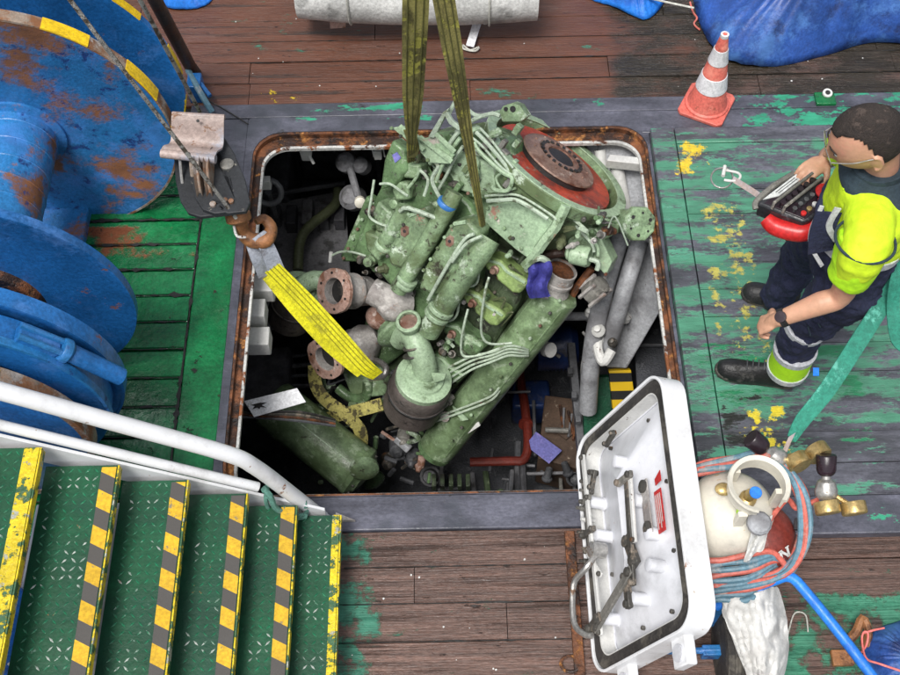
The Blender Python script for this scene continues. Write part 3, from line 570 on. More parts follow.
for k in range(5): B().box(P(570 + k * 4, 372 + k * 24, -1.35), .015, .02, .02).build('clip', 'dgrey', t, .003)
# ================================================================== THE ENGINE (hanging, tilted)
FC = P(557, 163, .12)
vp = (CAMP - FC).normalized()
mI = (RT * .58 + UP * .815); mI = (mI - vp * mI.dot(vp)).normalized()
EA = (mI * .935 + vp * .355).normalized()                 # crank axis, towards the flywheel
c0 = (BK - EA * BK.dot(EA)).normalized(); b0 = EA.cross(c0).normalized()
if b0.x < 0: b0 = -b0
EC = (c0 * math.cos(rad(9)) - b0 * math.sin(rad(9))).normalized(); EB = EA.cross(EC); EB = EB if EB.x > 0 else -EB
def Q(u, v, h):
    d = ray(u, v); return CAMP + d * ((FC + EC * h - CAMP).dot(EC) / d.dot(EC))
def EL(a, b, c): return FC + EA * a + EB * b + EC * c
rnd0 = random.Random(2)
eng = thing('marine_engine', 'big sage green marine diesel engine hanging tilted in the open hatch', 'engine', EL(-.9, 0, -.3))
def eb(b, a0, a1, b0_, b1, c0_, c1): return b.box(EL((a0 + a1) / 2, (b0_ + b1) / 2, (c0_ + c1) / 2), EA * ((a1 - a0) / 2), EB * ((b1 - b0_) / 2), EC * ((c1 - c0_) / 2))
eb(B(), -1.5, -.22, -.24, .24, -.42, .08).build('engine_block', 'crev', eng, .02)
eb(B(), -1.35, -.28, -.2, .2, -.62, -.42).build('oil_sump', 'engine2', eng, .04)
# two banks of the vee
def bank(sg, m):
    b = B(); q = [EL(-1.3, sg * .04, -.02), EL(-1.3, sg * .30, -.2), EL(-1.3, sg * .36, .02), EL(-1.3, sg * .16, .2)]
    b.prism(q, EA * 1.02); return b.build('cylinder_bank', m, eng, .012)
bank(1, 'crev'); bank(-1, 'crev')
# bell housing and flywheel
b = B(); prof = [(.28, -.34), (.31, -.2), (.36, -.07), (.385, -.055), (.395, .0), (.39, .006), (.356, .006), (.35, .0), (.345, -.075), (.2, -.075), (.0, -.075)]
b.lathe(FC, EA, prof, 64).build('bell_housing', 'engine', eng, angle=30)
b = B()
for k in range(24):
    a = 2 * math.pi * k / 24; bolt(b, FC + (EB * math.cos(a) + EC * math.sin(a)) * .374, EA, .008, .006)
b.build('housing_bolts', 'dsteel', eng, smooth=False, kind='stuff')
ringb = B(); 
B().lathe(FC, EA, [(.345, .004), (.394, .004), (.394, .010), (.345, .010)], 64, True).build('housing_lip', 'enginel', eng, .002)
fly = B().lathe(FC + EA * .0 - EC * .0, EA, [(.0, -.073), (.318, -.073), (.32, -.026), (.315, -.018), (.2, -.016), (0, -.016)], 56).build('flywheel', 'redprim', eng)
B().lathe(FC, EA, [(.0, -.027), (.188, -.027), (.188, .011), (.18, .013), (0, .013)], 48).build('coupling_drum', 'black', eng)
B().lathe(FC, EA, [(.0, .011), (.196, .011), (.2, .015), (.196, .022), (.155, .034), (.125, .042), (.112, .032), (0, .032)], 48).build('clutch_plate', 'tansteel', eng)
B().lathe(FC, EA, [(.0, .032), (.1, .032), (.1, .04), (.075, .041), (.07, .02), (0, .02)], 32).build('splined_hub', 'tansteel', eng)
b = B()
for k in range(20):
    a = 2 * math.pi * k / 20; b.box(FC + EA * .042 + (EB * math.cos(a) + EC * math.sin(a)) * .108, EA * .004, (EB * math.cos(a) + EC * math.sin(a)) * .009, (EC * math.cos(a) - EB * math.sin(a)) * .007)
b.build('spline_teeth', 'black', eng, smooth=False)
B().lathe(FC, EA, [(.0, .034), (.07, .034), (.066, .037), (0, .037)], 28).build('hub_recess_shade', 'black', eng)  # black disc paints the dark of the hub's hollow
b = B()
for k in range(11):
    a = 2 * math.pi * k / 11 + .2; bolt(b, FC + EA * .033 + (EB * math.cos(a) + EC * math.sin(a)) * .15, EA, .006, .006)
b.build('plate_bolts', 'tansteel', eng, smooth=False, kind='stuff')
# mount lugs on the housing
def plate(name, pix, h, th, m, bev=.004, holes=()):
    q = [Q(u, v, h) for u, v in pix]; o = B().prism(q, EC * -th).build(name, m, eng, bev)
    for u, v, r_ in holes:
        B().lathe(Q(u, v, h) - EC * .002, EC, [(0, 0), (r_, 0), (r_, .006), (0, .006)], 12).build('bolt_hole_shade', 'black', o)  # black disc paints the dark of an open bolt hole
    return o
plate('lifting_lug', [(499, 112), (503, 106), (513, 103), (520, 106), (527, 117), (520, 122), (502, 122)], .25, .06, 'engine', .004, ((506, 109, .010), (513, 109, .014)))
b = B(); c_ = Q(640, 224, .08); ax_ = (EA * .5 + EB * .5 + EC * .7).normalized()
lg = b.lathe(c_, ax_, [(.06, -.16), (.06, -.06), (.085, -.04), (.085, .0), (.078, .006), (0, .006)], 8).build('mounting_flange', 'engine', eng, .005)
ax3, e1, e2 = basis(ax_)
for k in range(6):
    a = k * 1.05; B().lathe(c_ + (e1 * math.cos(a) + e2 * math.sin(a)) * .053 + ax3 * .005, ax3, [(0, 0), (.009 if k % 2 else .006, 0), (.009 if k % 2 else .006, .003), (0, .003)], 10).build('bolt_hole_shade', 'black', lg)  # flange holes are black discs, shade put into their colour
B().tube([Q(605, 218, .0), Q(622, 224, .0)], .05, 12).build('mount_arm', 'engine', eng, .004)
# grimy housing behind the flywheel, right side
plate('gear_cover', [(572, 226), (596, 228), (612, 262), (606, 276), (592, 262), (566, 246)], .12, .1, 'enginel', .006)
plate('side_plate', [(560, 208), (600, 214), (612, 236), (598, 244), (566, 232)], .08, .12, 'engine', .006)
# front edge of housing: top-left thick ring fragment and rear plates
plate('rust_patched_cover', [(487, 206), (508, 202), (530, 203), (556, 224), (545, 243), (530, 260), (516, 250), (484, 222)], .33, .05, 'pinkrust', .005)
plate('grey_side_panel', [(517, 170), (528, 180), (566, 206), (556, 221), (519, 193), (510, 186)], .3, .03, 'greyarm', .003)
plate('top_cover', [(444, 166), (462, 150), (496, 168), (516, 192), (498, 203), (458, 190)], .3, .12, 'enginel', .01)
plate('front_deck_plate', [(392, 128), (402, 126), (452, 158), (450, 164), (430, 163), (420, 152)], .42, .02, 'enginel', .003)
plate('rusty_web_plate', [(416, 140), (436, 136), (455, 155), (448, 161), (426, 160)], .40, .015, 'pinkrust', .003)
for ln in (((400, 126), (424, 150)), ((420, 137), (452, 162)), ((436, 134), (455, 152))): B().tube([Q(u, v, .44) for u, v in ln], .012, 6).build('plate_rib', 'enginel', eng)
plate('left_corner_box', [(392, 140), (404, 150), (408, 170), (396, 186), (380, 190), (384, 160)], .38, .1, 'engine2', .012)
plate('sticker', [(392, 155), (397, 152), (401, 158), (395, 163)], .385, .003, 'lilac', 0)
# bracket triangles at top left
for pts in (((428, 137), (443, 112), (449, 108), (434, 138)), ((446, 110), (452, 120), (461, 127), (459, 131), (449, 124), (443, 113))):
    plate('bracket_arm', pts, .42, .02, 'pipe', .002)
# left flank sheet and bank covers
plate('left_flank_cover', [(366, 196), (376, 204), (364, 232), (372, 244), (362, 262), (342, 262), (340, 256)], .22, .08, 'engine2', .01)
def rocker(pix, h, th, m, rot=0, label=None):
    o = plate('rocker_cover', pix, h, th, m, .012); 
    if label: o['label'] = label
    return o
# castings that fill the vee and the gaps between covers
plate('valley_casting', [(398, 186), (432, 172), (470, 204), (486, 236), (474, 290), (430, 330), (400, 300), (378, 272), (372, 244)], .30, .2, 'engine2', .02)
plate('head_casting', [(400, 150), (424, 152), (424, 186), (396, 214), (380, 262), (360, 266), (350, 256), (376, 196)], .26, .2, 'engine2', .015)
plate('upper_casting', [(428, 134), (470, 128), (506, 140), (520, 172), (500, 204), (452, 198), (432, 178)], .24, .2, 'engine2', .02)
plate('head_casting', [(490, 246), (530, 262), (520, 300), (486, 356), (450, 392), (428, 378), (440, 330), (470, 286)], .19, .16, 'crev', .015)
for (cx_, cy_) in ((392, 196), (378, 226), (366, 254)):
    B().lathe(Q(cx_ + 6, cy_ + 6, .3), EC, [(.03, -.04), (.03, .02), (.024, .028), (.024, .05), (.012, .055), (0, .055)], 14).build('injector_cap', rnd0.choice(['engine', 'enginel']), eng)
# left bank covers
for pix, m in (([(405, 163), (420, 165), (418, 180), (404, 178), (396, 170)], 'engine'), ([(393, 181), (408, 183), (410, 200), (396, 201), (392, 192)], 'engine'),
               ([(378, 201), (392, 214), (391, 234), (376, 232), (372, 212)], 'engine'), ([(364, 232), (378, 236), (384, 252), (378, 262), (366, 250)], 'engine')):
    rocker(pix, .37, .14, m)
def notch(cx, cy, s, m, h=.33):
    base = [(-22, -12), (-16, -16), (-4, -11), (3, -3), (20, 7), (23, 12), (14, 22), (7, 21), (-8, 8), (-10, 2), (-19, -2)]
    pix = [(cx + x * s, cy + y * s) for x, y in base]
    o = rocker(pix, h, .12, m)
    B().tube([Q(cx + x * s, cy + y * s, h + .004) for x, y in ((-20, -12), (-5, -8), (2, 0), (20, 11))], .007, 6, 3).build('raised_edge', 'enginel', o)
    b = B(); b.lathe(Q(cx - 9 * s, cy - 3 * s, h - .01), EC, [(.022, 0), (.022, .02), (.014, .025), (.014, .045), (0, .045)], 12); b.build('injector_cap', 'tansteel', o)
    return o
notch(505, 272, 1.0, 'enginey'); notch(483, 305, .98, 'enginey'); notch(462, 336, .95, 'engine2'); notch(446, 366, .8, 'engine2', .3)
# charge-air and water pipes in the vee
def etube(name, pts, r, m, n=14, sm=0, par=None): return B().tube([Q(*p) for p in pts], r, n, sm).build(name, m, par or eng)
etube('coolant_pipe', [(405, 206, .42), (402, 214, .42), (381, 250, .42)], .04, 'engine', 16, 4)
etube('coolant_pipe', [(455, 192, .43), (447, 208, .45), (427, 243, .45), (398, 290, .45)], .043, 'engine', 16)
etube('coolant_pipe', [(489, 238, .42), (480, 252, .44), (455, 288, .44), (428, 332, .42)], .057, 'engine', 18, 3)
for u, v, h, r_ in ((447, 204, .45, .047), (407, 280, .45, .05), (405, 284, .45, .047), (441, 309, .44, .064), (437, 315, .44, .062), (384, 246, .42, .045)):
    B().lathe(Q(u, v, h), EA, [(r_, -.012), (r_ * 1.05, -.008), (r_ * 1.05, .008), (r_, .012)], 20).build('pipe_clamp', 'blue2' if v == 204 else 'enginel', eng)
def caseb(pix, h, th, hole):
    o = plate('intake_casing', pix, h, th, 'engine', .018)
    hp = [Q(hole[0] + x, hole[1] + y, h) for x, y in ((-4, -3), (0, -6), (4, -4), (4, 3), (0, 6), (-4, 4))]
    B().prism(hp, EC * .004).build('hex_recess', 'tansteel', o)
    B().lathe(Q(hole[0], hole[1], h) + EC * .003, EC, [(0, 0), (.008, 0), (.008, .004), (0, .004)], 10).build('stud_hole_shade', 'black', o)  # stud hole drawn as a black disc in place of shade
    B().tube([Q(pix[0][0] + 2, pix[0][1] + 2, h), Q(pix[1][0] - 2, pix[1][1] + 2, h)], .01, 6).build('raised_edge', 'enginel', o)
    return o
caseb([(407, 214), (421, 210), (428, 224), (424, 240), (402, 270), (390, 266), (386, 254)], .45, .13, (405, 231))
caseb([(452, 222), (468, 220), (480, 234), (474, 248), (436, 296), (418, 290), (424, 268)], .47, .14, (450, 241))
B().tube([Q(400, 211, .47), Q(408, 208, .48), Q(436, 218, .48)], .011, 8, 4).build('top_rail_pipe', 'pipe', eng)
etube('fuel_line', [(474, 234, .5), (464, 240, .5), (446, 268, .5), (428, 300, .49)], .009, 'pipe', 8, 4)
etube('fuel_line', [(482, 236, .52), (466, 244, .52), (452, 262, .51)], .008, 'pipe', 8, 4)
# long exhaust manifold tube on the right
A0, A1 = Q(560, 292, .10), Q(434, 452, .10); ad = (A1 - A0).normalized()
o = B().lathe(A0, ad, [(.095, 0), (.105, .01), (.105, (A1 - A0).length - .1), (.1, (A1 - A0).length - .03), (.06, (A1 - A0).length), (0, (A1 - A0).length)], 36).build('exhaust_manifold', 'enginet', eng)
up_ = (EC - ad * EC.dot(ad)).normalized(); sd_ = ad.cross(up_)
sd_ = sd_ if sd_.x > 0 else -sd_
ml = (A1 - A0).length
for s_ in (.62, -.72):
    dv = (up_ * math.cos(s_ * 1.2) + sd_ * math.sin(s_ * 1.2))
    B().box(A0 + ad * (ml / 2 - .02) + dv * .105, ad * (ml / 2 - .06), dv * .003, ad.cross(dv) * .004).build('casting_rib', 'enginet', o, .001)
for k in range(6):
    B().lathe(A0 + ad * (.12 + k * .14) + (up_ * .8 + sd_ * .6) * .104, up_ * .8 + sd_ * .6, [(.012, 0), (.012, .008), (0, .009)], 8).build('plug', 'enginet', o)
b = B(); b.lathe(Q(552, 288, .12), (Q(566, 262, .16) - Q(552, 288, .12)), [(.085, -.02), (.09, 0), (.078, .02), (.078, .05), (.084, .055), (.084, .07), (.078, .075), (.078, .13), (.07, .132), (.066, .1), (.064, -.02)], 28)
b.build('outlet_sleeve', 'lag', eng)
B().lathe(Q(561, 271, .15), (Q(566, 262, .16) - Q(552, 288, .12)), [(0, 0), (.064, 0), (.064, .004), (0, .004)], 20).build('outlet_bore', 'rust', eng)
for k, (u, v, h) in enumerate(((527, 284, .24), (534, 280, .25))): pass
B().lathe(Q(434, 452, .1), ad, [(.075, -.03), (.1, -.02), (.1, 0), (.08, .004)], 24).build('end_flange', 'engine2', eng)
B().lathe(Q(445, 416, .225), EC, [(.03, 0), (.03, .012), (.018, .016), (0, .016)], 10).build('square_plug', 'lag', eng)
plate('cast_arrow', [(452, 406), (460, 412), (468, 420), (462, 421), (455, 413)], .222, .01, 'enginel', .001)
# four fuel lines looping over the tube
for k in range(4):
    z_ = .23
    etube('fuel_line', [(440 + k * 2, 372 + k * 5, .3), (470, 366 + k * 1.5 - (3 - k) * 3, .32), (492, 352 + k * 3.2, .31), (508, 346 + k * 3.2, .28), (520, 347 + k * 3, .25), (528, 350 + k * 2, .2)], .006, 'pipe', 6, 5)
etube('fuel_line', [(489, 277, .36), (485, 292, .38), (481, 322, .36), (483, 338, .34), (492, 344, .32), (512, 343, .28)], .0065, 'pipe', 6, 5)
etube('fuel_line', [(468, 309, .36), (464, 325, .38), (461, 345, .36), (464, 356, .34), (480, 355, .32), (500, 348, .28)], .0065, 'pipe', 6, 5)
etube('fuel_line', [(479, 262, .36), (479, 272, .36), (476, 284, .36), (464, 288, .36), (456, 296, .36)], .0065, 'pipe', 6, 4)
etube('fuel_line', [(459, 302, .36), (457, 314, .36), (452, 320, .36), (444, 322, .36)], .0065, 'pipe', 6, 4)
for s_ in (0, 4): etube('return_line', [(420, 424 + s_, .22), (440, 416 + s_, .24), (478, 402 + s_, .24), (494, 394 + s_, .22), (502, 382 + s_, .14)], .006, 'pipe', 6, 5)
plate('grab_handle', [(455, 438), (457, 441), (480, 426), (478, 422), (470, 427), (468, 430)], .16, .012, 'rim', .002)
# left bank thin lines
etube('fuel_line', [(374, 180, .42), (371, 200, .42), (369, 215, .42), (376, 222, .42), (386, 226, .42)], .0065, 'pipe', 6, 5)
etube('fuel_line', [(380, 184, .42), (390, 184, .43), (402, 192, .42), (408, 196, .42)], .0065, 'pipe', 6, 4)
etube('dip_line', [(331, 256, .25), (340, 252, .26), (352, 252, .3), (366, 256, .3)], .006, 'pipe', 6, 4)
B().tube([Q(331, 252, .25), Q(330, 262, .25)], .01, 8).build('tee_handle', 'rim', eng)
# tangle of pipes near the top
rnd = random.Random(11)
lines = [[(447, 118), (454, 104), (458, 100), (466, 108), (478, 116), (494, 113)], [(440, 165), (452, 140), (470, 122), (490, 114), (500, 116)], [(476, 132), (486, 142), (500, 158), (511, 172)], [(480, 128), (492, 141), (505, 158), (513, 168)],
         [(470, 136), (482, 146), (500, 166), (512, 175)], [(474, 142), (480, 152), (502, 172), (512, 178), (508, 190), (496, 190), (492, 186)], [(463, 146), (455, 158), (446, 176), (438, 190)],
         [(460, 138), (450, 152), (441, 168), (436, 182)], [(504, 172), (496, 178), (503, 190), (516, 188)], [(485, 196), (500, 195), (520, 196), (550, 214), (556, 220)], [(487, 201), (502, 200), (519, 201), (548, 219)],
         [(566, 214), (578, 228), (592, 244), (594, 252)], [(572, 216), (584, 230), (597, 246), (598, 256)], [(430, 158), (438, 166), (432, 180), (440, 198)], [(420, 170), (428, 180), (424, 196)], [(408, 188), (416, 178), (420, 168)]]
for i, ln in enumerate(lines):
    h = .36 + .05 * rnd.random() if ln[0][0] < 560 else .2
    etube('oil_pipe', [(u, v, h) for u, v in ln], rnd.choice([.006, .008, .010]), rnd.choice(['pipe', 'pipe', 'enginel']), 7, 5)
# bracket arm across to the housing
for pts, r_ in (([(566, 205), (556, 226), (545, 240), (538, 250)], .026), ([(545, 240), (534, 256), (524, 266)], .022)):
    etube('support_arm', [(u, v, .34) for u, v in pts], r_, 'enginel', 6)
etube('support_hose', [(527, 270, .3), (531, 262, .33), (540, 258, .34), (548, 262, .3)], .016, 'pipe', 8, 4)
B().lathe(Q(566, 252, .2), Q(592, 258, .2) - Q(566, 252, .2), [(.02, 0), (.035, .012), (.035, .022), (.05, .03), (.05, .11), (.044, .12), (0, .12)], 20).build('oil_filter', 'enginel', eng)
etube('filter_union', [(588, 259, .2), (598, 262, .2), (597, 270, .2)], .012, 'pipe', 8, 3)
etube('filter_stub', [(545, 255, .2), (566, 252, .2)], .022, 'rust', 10)
# alternator-like grey unit
b = B(); b.lathe(Q(588, 296, .05), Q(612, 276, .08) - Q(588, 296, .05), [(.0, 0), (.04, 0), (.05, .01), (.05, .04), (.055, .045), (.055, .075), (.045, .08), (.045, .11), (.02, .12), (0, .12)], 18)
al = b.build('alternator', 'greyarm', eng)
for k in range(5):
    a = k * 1.256; ax3, e1, e2 = basis(Q(612, 276, .08) - Q(588, 296, .05)); B().box(Q(588, 296, .05) + ax3 * .05 + (e1 * math.cos(a) + e2 * math.sin(a)) * .056, ax3 * .06, e1 * .008, e2 * .008).build('case_lug', 'lag', al, .002)
etube('grimy_strut', [(592, 268, .04), (575, 290, .04), (560, 318, .0)], .02, 'rust', 8)
# upper left bits and rust coloured loom
for i in range(34):
    u, v = rnd.uniform(430, 518), rnd.uniform(128, 200); h = rnd.uniform(.3, .36); k = rnd.random()
    if k < .5: B().lathe(Q(u, v, h), EC + EA * rnd.uniform(-.6, .6) + EB * rnd.uniform(-.6, .6), [(.02, -.02), (.02, .02), (.014, .03), (.008, .05), (0, .05)], 8).build('union_nut', rnd.choice(['enginel', 'engine', 'dsteel', 'pipe']), eng)
    else: B().box(Q(u, v, h), EA * rnd.uniform(.012, .035), EB * rnd.uniform(.01, .02), EC * .02).build('valve_block', rnd.choice(['engine', 'enginel', 'engine2', 'greyarm']), eng, .004)
for i in range(60):
    u0_, v0_ = rnd.choice([(400, 190), (420, 165), (470, 300), (450, 350), (580, 235), (405, 300), (380, 260), (520, 262), (440, 170), (490, 150), (600, 215), (500, 300)])
    u, v = u0_ + rnd.gauss(0, 9), v0_ + rnd.gauss(0, 9); h = rnd.uniform(.26, .34)
    if rnd.random() < .6: B().lathe(Q(u, v, h), EC + EB * rnd.uniform(-.5, .5), [(.013, -.03), (.013, .012), (.009, .016), (0, .016)], 6).build('bolt', rnd.choice(['dsteel', 'enginel', 'lag', 'engine2']), eng)
    else: B().tube([Q(u, v, h), Q(u + rnd.uniform(-14, 14), v + rnd.uniform(-12, 12), h + .02), Q(u + rnd.uniform(-20, 20), v + rnd.uniform(-20, 20), h - .03)], rnd.choice([.004, .006, .009]), 6, 5).build('small_pipe', rnd.choice(['dsteel', 'pipe', 'engine2', 'olive']), eng)
for (u0_, v0_), (u1_, v1_), n_, h in (((372, 200), (344, 258), 7, .225), ((560, 300), (452, 440), 12, .215), ((495, 292), (440, 388), 8, .2), ((452, 226), (424, 270), 5, .475), ((409, 214), (388, 256), 5, .455), ((488, 208), (530, 258), 6, .335), ((458, 190), (500, 202), 5, .305), ((566, 228), (606, 274), 6, .125), ((392, 128), (428, 160), 5, .425)):
    for k in range(n_):
        f_ = k / (n_ - 1); bb = B(); bolt(bb, Q(u0_ + (u1_ - u0_) * f_, v0_ + (v1_ - v0_) * f_, h), EC, .009, .009); bb.build('bolt', rnd.choice(['dsteel', 'engine', 'enginel', 'tansteel']), eng, smooth=False)
for i in range(46):   # fittings packed between covers and pipes
    u0_, v0_ = rnd.choice([(430, 185), (470, 150), (495, 250), (476, 290), (456, 322), (440, 350), (400, 175), (384, 215), (600, 235), (570, 240), (415, 190), (455, 205), (448, 390), (374, 275)])
    u, v = u0_ + rnd.gauss(0, 7), v0_ + rnd.gauss(0, 7); h = rnd.uniform(.2, .33); ax_ = EC + EA * rnd.uniform(-.9, .9) + EB * rnd.uniform(-.9, .9); r_ = rnd.uniform(.008, .02)
    B().lathe(Q(u, v, h), ax_, [(r_, -.05), (r_, -.02), (r_ * 1.5, -.018), (r_ * 1.5, -.004), (r_, -.002), (r_, .02), (r_ * .6, .03), (0, .03)], 8).build('pipe_union', rnd.choice(['dsteel', 'greyarm', 'olive', 'engine2', 'rust', 'black', 'lag']), eng)
# turbocharger 1 and 2: flanged outlets facing left
def turbo(u, v, h, axpix, r_, scale, bod):
    c = Q(u, v, h); ax = (Q(*axpix) - c).normalized()      # points into the casting
    ax3, e1, e2 = basis(ax)
    tb = B().lathe(c, ax, [(r_, -.002), (r_ * 1.02, .002), (r_ * 1.02, .024), (r_ * .78, .028), (r_ * .74, .05), (r_ * .78, .1), (r_ * .86, .12), (r_ * .86, .14), (r_ * .74, .15), (r_ * .7, .24), (r_ * .45, .3)] + [(r_ * .3, .28), (r_ * .5, .2), (r_ * .58, .1), (r_ * .6, 0.0)], 28, True)
    o = tb.build('turbine_outlet', 'lag', eng)
    fl = B().lathe(c, ax, [(r_ * .61, -.006), (r_ * 1.1, -.006), (r_ * 1.1, .018), (r_ * .61, .018)], 32)
    # hollow flange
    fl = B().rings([[c + ax3 * t + (e1 * math.cos(6.2832 * j / 32) + e2 * math.sin(6.2832 * j / 32)) * rr * (1.05 if (j % 8 in (0, 1, 7) and rr > r_ * .9) else 1) for j in range(32)] for rr, t in ((r_ * .62, -.006), (r_ * 1.07, -.006), (r_ * 1.07, .018), (r_ * .62, .018))], closed=True)
    f_ = fl.build('outlet_flange', 'flange', o, .002)
    for k in range(6):
        a = k * 1.047 + .3; B().lathe(c + (e1 * math.cos(a) + e2 * math.sin(a)) * r_ * .85 - ax3 * .009, ax3, [(0, 0), (.007, 0), (.007, .003), (0, .003)], 8).build('bolt_hole_shade', 'black', o)  # raised black discs imitate the dark of outlet flange holes
    B().lathe(c + ax3 * .05, ax3, [(0, 0), (r_ * .6, 0), (r_ * .6, .01), (0, .01)], 24).build('bore_shade', 'black', o)  # flat black disc paints the shade inside the turbo outlet
    return o
t1 = turbo(334, 291, .46, (366, 291, .24), .108, 1, 0)
B().ell(Q(392, 306, .36), EA * .075, EB * .085, EC * .08, 22, 14, lambda d: 1 + .12 * noise.noise(d * 2.3)).build('turbine_volute', 'lag', eng)
etube('turbine_neck', [(372, 291, .38), (392, 300, .36), (410, 300, .3)], .07, 'lag', 18, 3)
t2 = turbo(325, 359, .34, (352, 343, .12), .108, 1, 0)
B().ell(Q(362, 345, .2), EA * .12, EB * .1, EC * .09, 22, 14, lambda d: 1 + .15 * noise.noise(d * 2.1)).build('turbine_volute', 'lag', eng)
B().ell(Q(378, 318, .22), EA * .06, EB * .07, EC * .06, 18, 12).build('rusty_casting', 'flange', eng)
# compressor side and air filter
cc_ = Q(393, 330, .34)
B().lathe(cc_, (EB * .9 + EC * .25), [(.02, -.04), (.07, -.035), (.1, 0), (.1, .02), (.07, .05), (.05, .06)], 28).build('compressor_casing', 'engine', eng)
etube('compressor_inlet', [(400, 338, .36), (412, 334, .42), (418, 346, .44), (424, 362, .44), (425, 376, .42)], .062, 'enginel', 20, 4)
et = (Q(404, 312, .56) - Q(412, 332, .42)).normalized(); e0 = Q(411, 328, .44)
B().lathe(e0, et, [(.05, -.04), (.052, .05), (.062, .055), (.062, .075), (.056, .08), (.046, .08), (.044, .05), (.044, 0)], 24).build('open_spigot', 'enginel', eng)
B().lathe(e0 + et * .055, et, [(0, 0), (.045, 0), (.045, .004), (0, .004)], 20).build('spigot_bore', 'tansteel', eng)
for k in (0, 1): B().lathe(Q(416, 346 + k * 8, .44), Q(425, 376, .42) - Q(414, 338, .42), [(.066, -.006), (.068, 0), (.066, .006)], 24).build('hose_clamp', 'dsteel', eng)
def airfilter(top, bot, r_, ln):
    c = Q(*top); ax = (Q(*bot) - c).normalized()
    o = B().lathe(c, ax, [(r_ * .2, -.03), (r_ * .45, -.03), (r_ * .5, -.02), (r_ * .62, -.018), (r_ * .66, -.008), (r_ * .82, -.006), (r_ * .9, 0), (r_ * .9, .03), (r_ * .86, .035)], 32).build('filter_lid', 'enginel', eng)
    B().lathe(c, ax, [(0, .03), (r_ * .9, .031), (r_ * .97, .05), (r_ * .97, ln * .45), (r_, ln * .47), (r_, ln * .5), (r_ * .97, ln * .52), (r_ * .97, ln), (r_ * .9, ln + .01), (0, ln + .012)], 32).build('filter_canister', 'filter', o)
    B().lathe(c, ax, [(r_ * 1.0, ln * .46), (r_ * 1.02, ln * .47), (r_ * 1.02, ln * .51), (r_, ln * .52)], 32).build('rubber_band', 'black', o)
    return o
o = airfilter((424, 378, .43), (404, 424, .22), .158, .29)
plate('lid_tab', [(431, 373), (446, 374), (444, 380), (434, 383)], .47, .012, 'enginel', .002)
airfilter((300, 289, .36), (283, 334, .2), .128, .27)
B().tube([Q(300, 286, .38), Q(320, 280, .38), Q(334, 300, .34)], .05, 16, 4).build('filter_elbow', 'enginel', eng)
for s_ in (0, 1): B().lathe(Q(321 + s_ * 5, 283 + s_ * 5, .22), (.8, -.4, .3), [(.054, -.005), (.056, 0), (.054, .005)], 20).build('hose_clamp', 'steel', eng)
# pipes at the front, low
etube('drain_elbow', [(338, 388, .1), (352, 398, .1), (366, 396, .1), (368, 380, .1)], .03, 'engine2', 12, 5)
etube('drain_elbow', [(322, 388, .08), (330, 402, .05), (340, 412, .02)], .03, 'enginel', 12, 4)
# front lower heat exchanger drum
h0, h1 = Q(270, 402, .34), Q(362, 474, .28)
hx = (h1 - h0).normalized(); hl = (h1 - h0).length
o = B().lathe(h0, hx, [(0, 0), (.12, .0), (.14, .015), (.145, .03), (.145, hl - .05), (.15, hl - .045), (.15, hl - .015), (.13, hl), (.12, hl + .005), (.11, hl + .02), (.05, hl + .035), (.0, hl + .04)], 36).build('heat_exchanger', 'enginet', eng)
sv = EC - hx * EC.dot(hx); sv.normalize(); s2 = hx.cross(sv)
for s_ in (-.75,):
    dv = (sv * math.cos(s_) + s2 * math.sin(s_)).normalized(); B().box(h0 + hx * hl / 2 + dv * .144, hx * (hl / 2 - .06), dv * .004, hx.cross(dv) * .003).build('seam_rib', 'enginel', o)
for k in range(10):
    a_ = k * .628; dv = sv * math.cos(a_) + s2 * math.sin(a_); B().lathe(h0 + hx * (hl - .003) + dv * .128, hx, [(.008, 0), (.008, .012), (0, .013)], 6).build('cap_bolt', 'dsteel', o)
eb(B(), -1.62, -1.3, -.36, .02, -.4, -.05).build('front_gearcase', 'engine2', eng, .03)
plate('turbo_bracket', [(340, 368), (372, 362), (392, 376), (384, 396), (352, 400)], .1, .1, 'engine', .012)
plate('turbo_saddle', [(376, 300), (402, 318), (404, 352), (384, 368), (366, 352), (364, 322)], .16, .14, 'engine2', .015)
etube('crossover_pipe', [(352, 404, .1), (372, 408, .12), (392, 400, .14), (398, 384, .16)], .035, 'engine', 14, 5)
B().lathe(Q(364, 466, .42), EC * .7 + hx * .5, [(0, 0), (.07, 0), (.078, .008), (.078, .03), (.06, .04), (.03, .043), (0, .043)], 28).build('round_end_cover', 'engine', eng)
B().lathe(Q(352, 472, -.04), hx + EC * .1, [(0, 0), (.075, 0), (.08, .01), (.08, .06), (.06, .075), (0, .075)], 26).build('drum_end_cap', 'engine2', eng)
B().lathe(Q(372, 478, -.02), EB + EC * .5, [(0, 0), (.065, 0), (.07, .01), (.07, .03), (.05, .05), (0, .06)], 26).build('water_pump_cover', 'engine2', eng)
for u, v in ((300, 448), (318, 468), (322, 482), (296, 445)): B().lathe(Q(u, v, -.02), EC - EB * .5, [(.014, 0), (.014, .02), (0, .022)], 8).build('stud', 'enginel', eng)
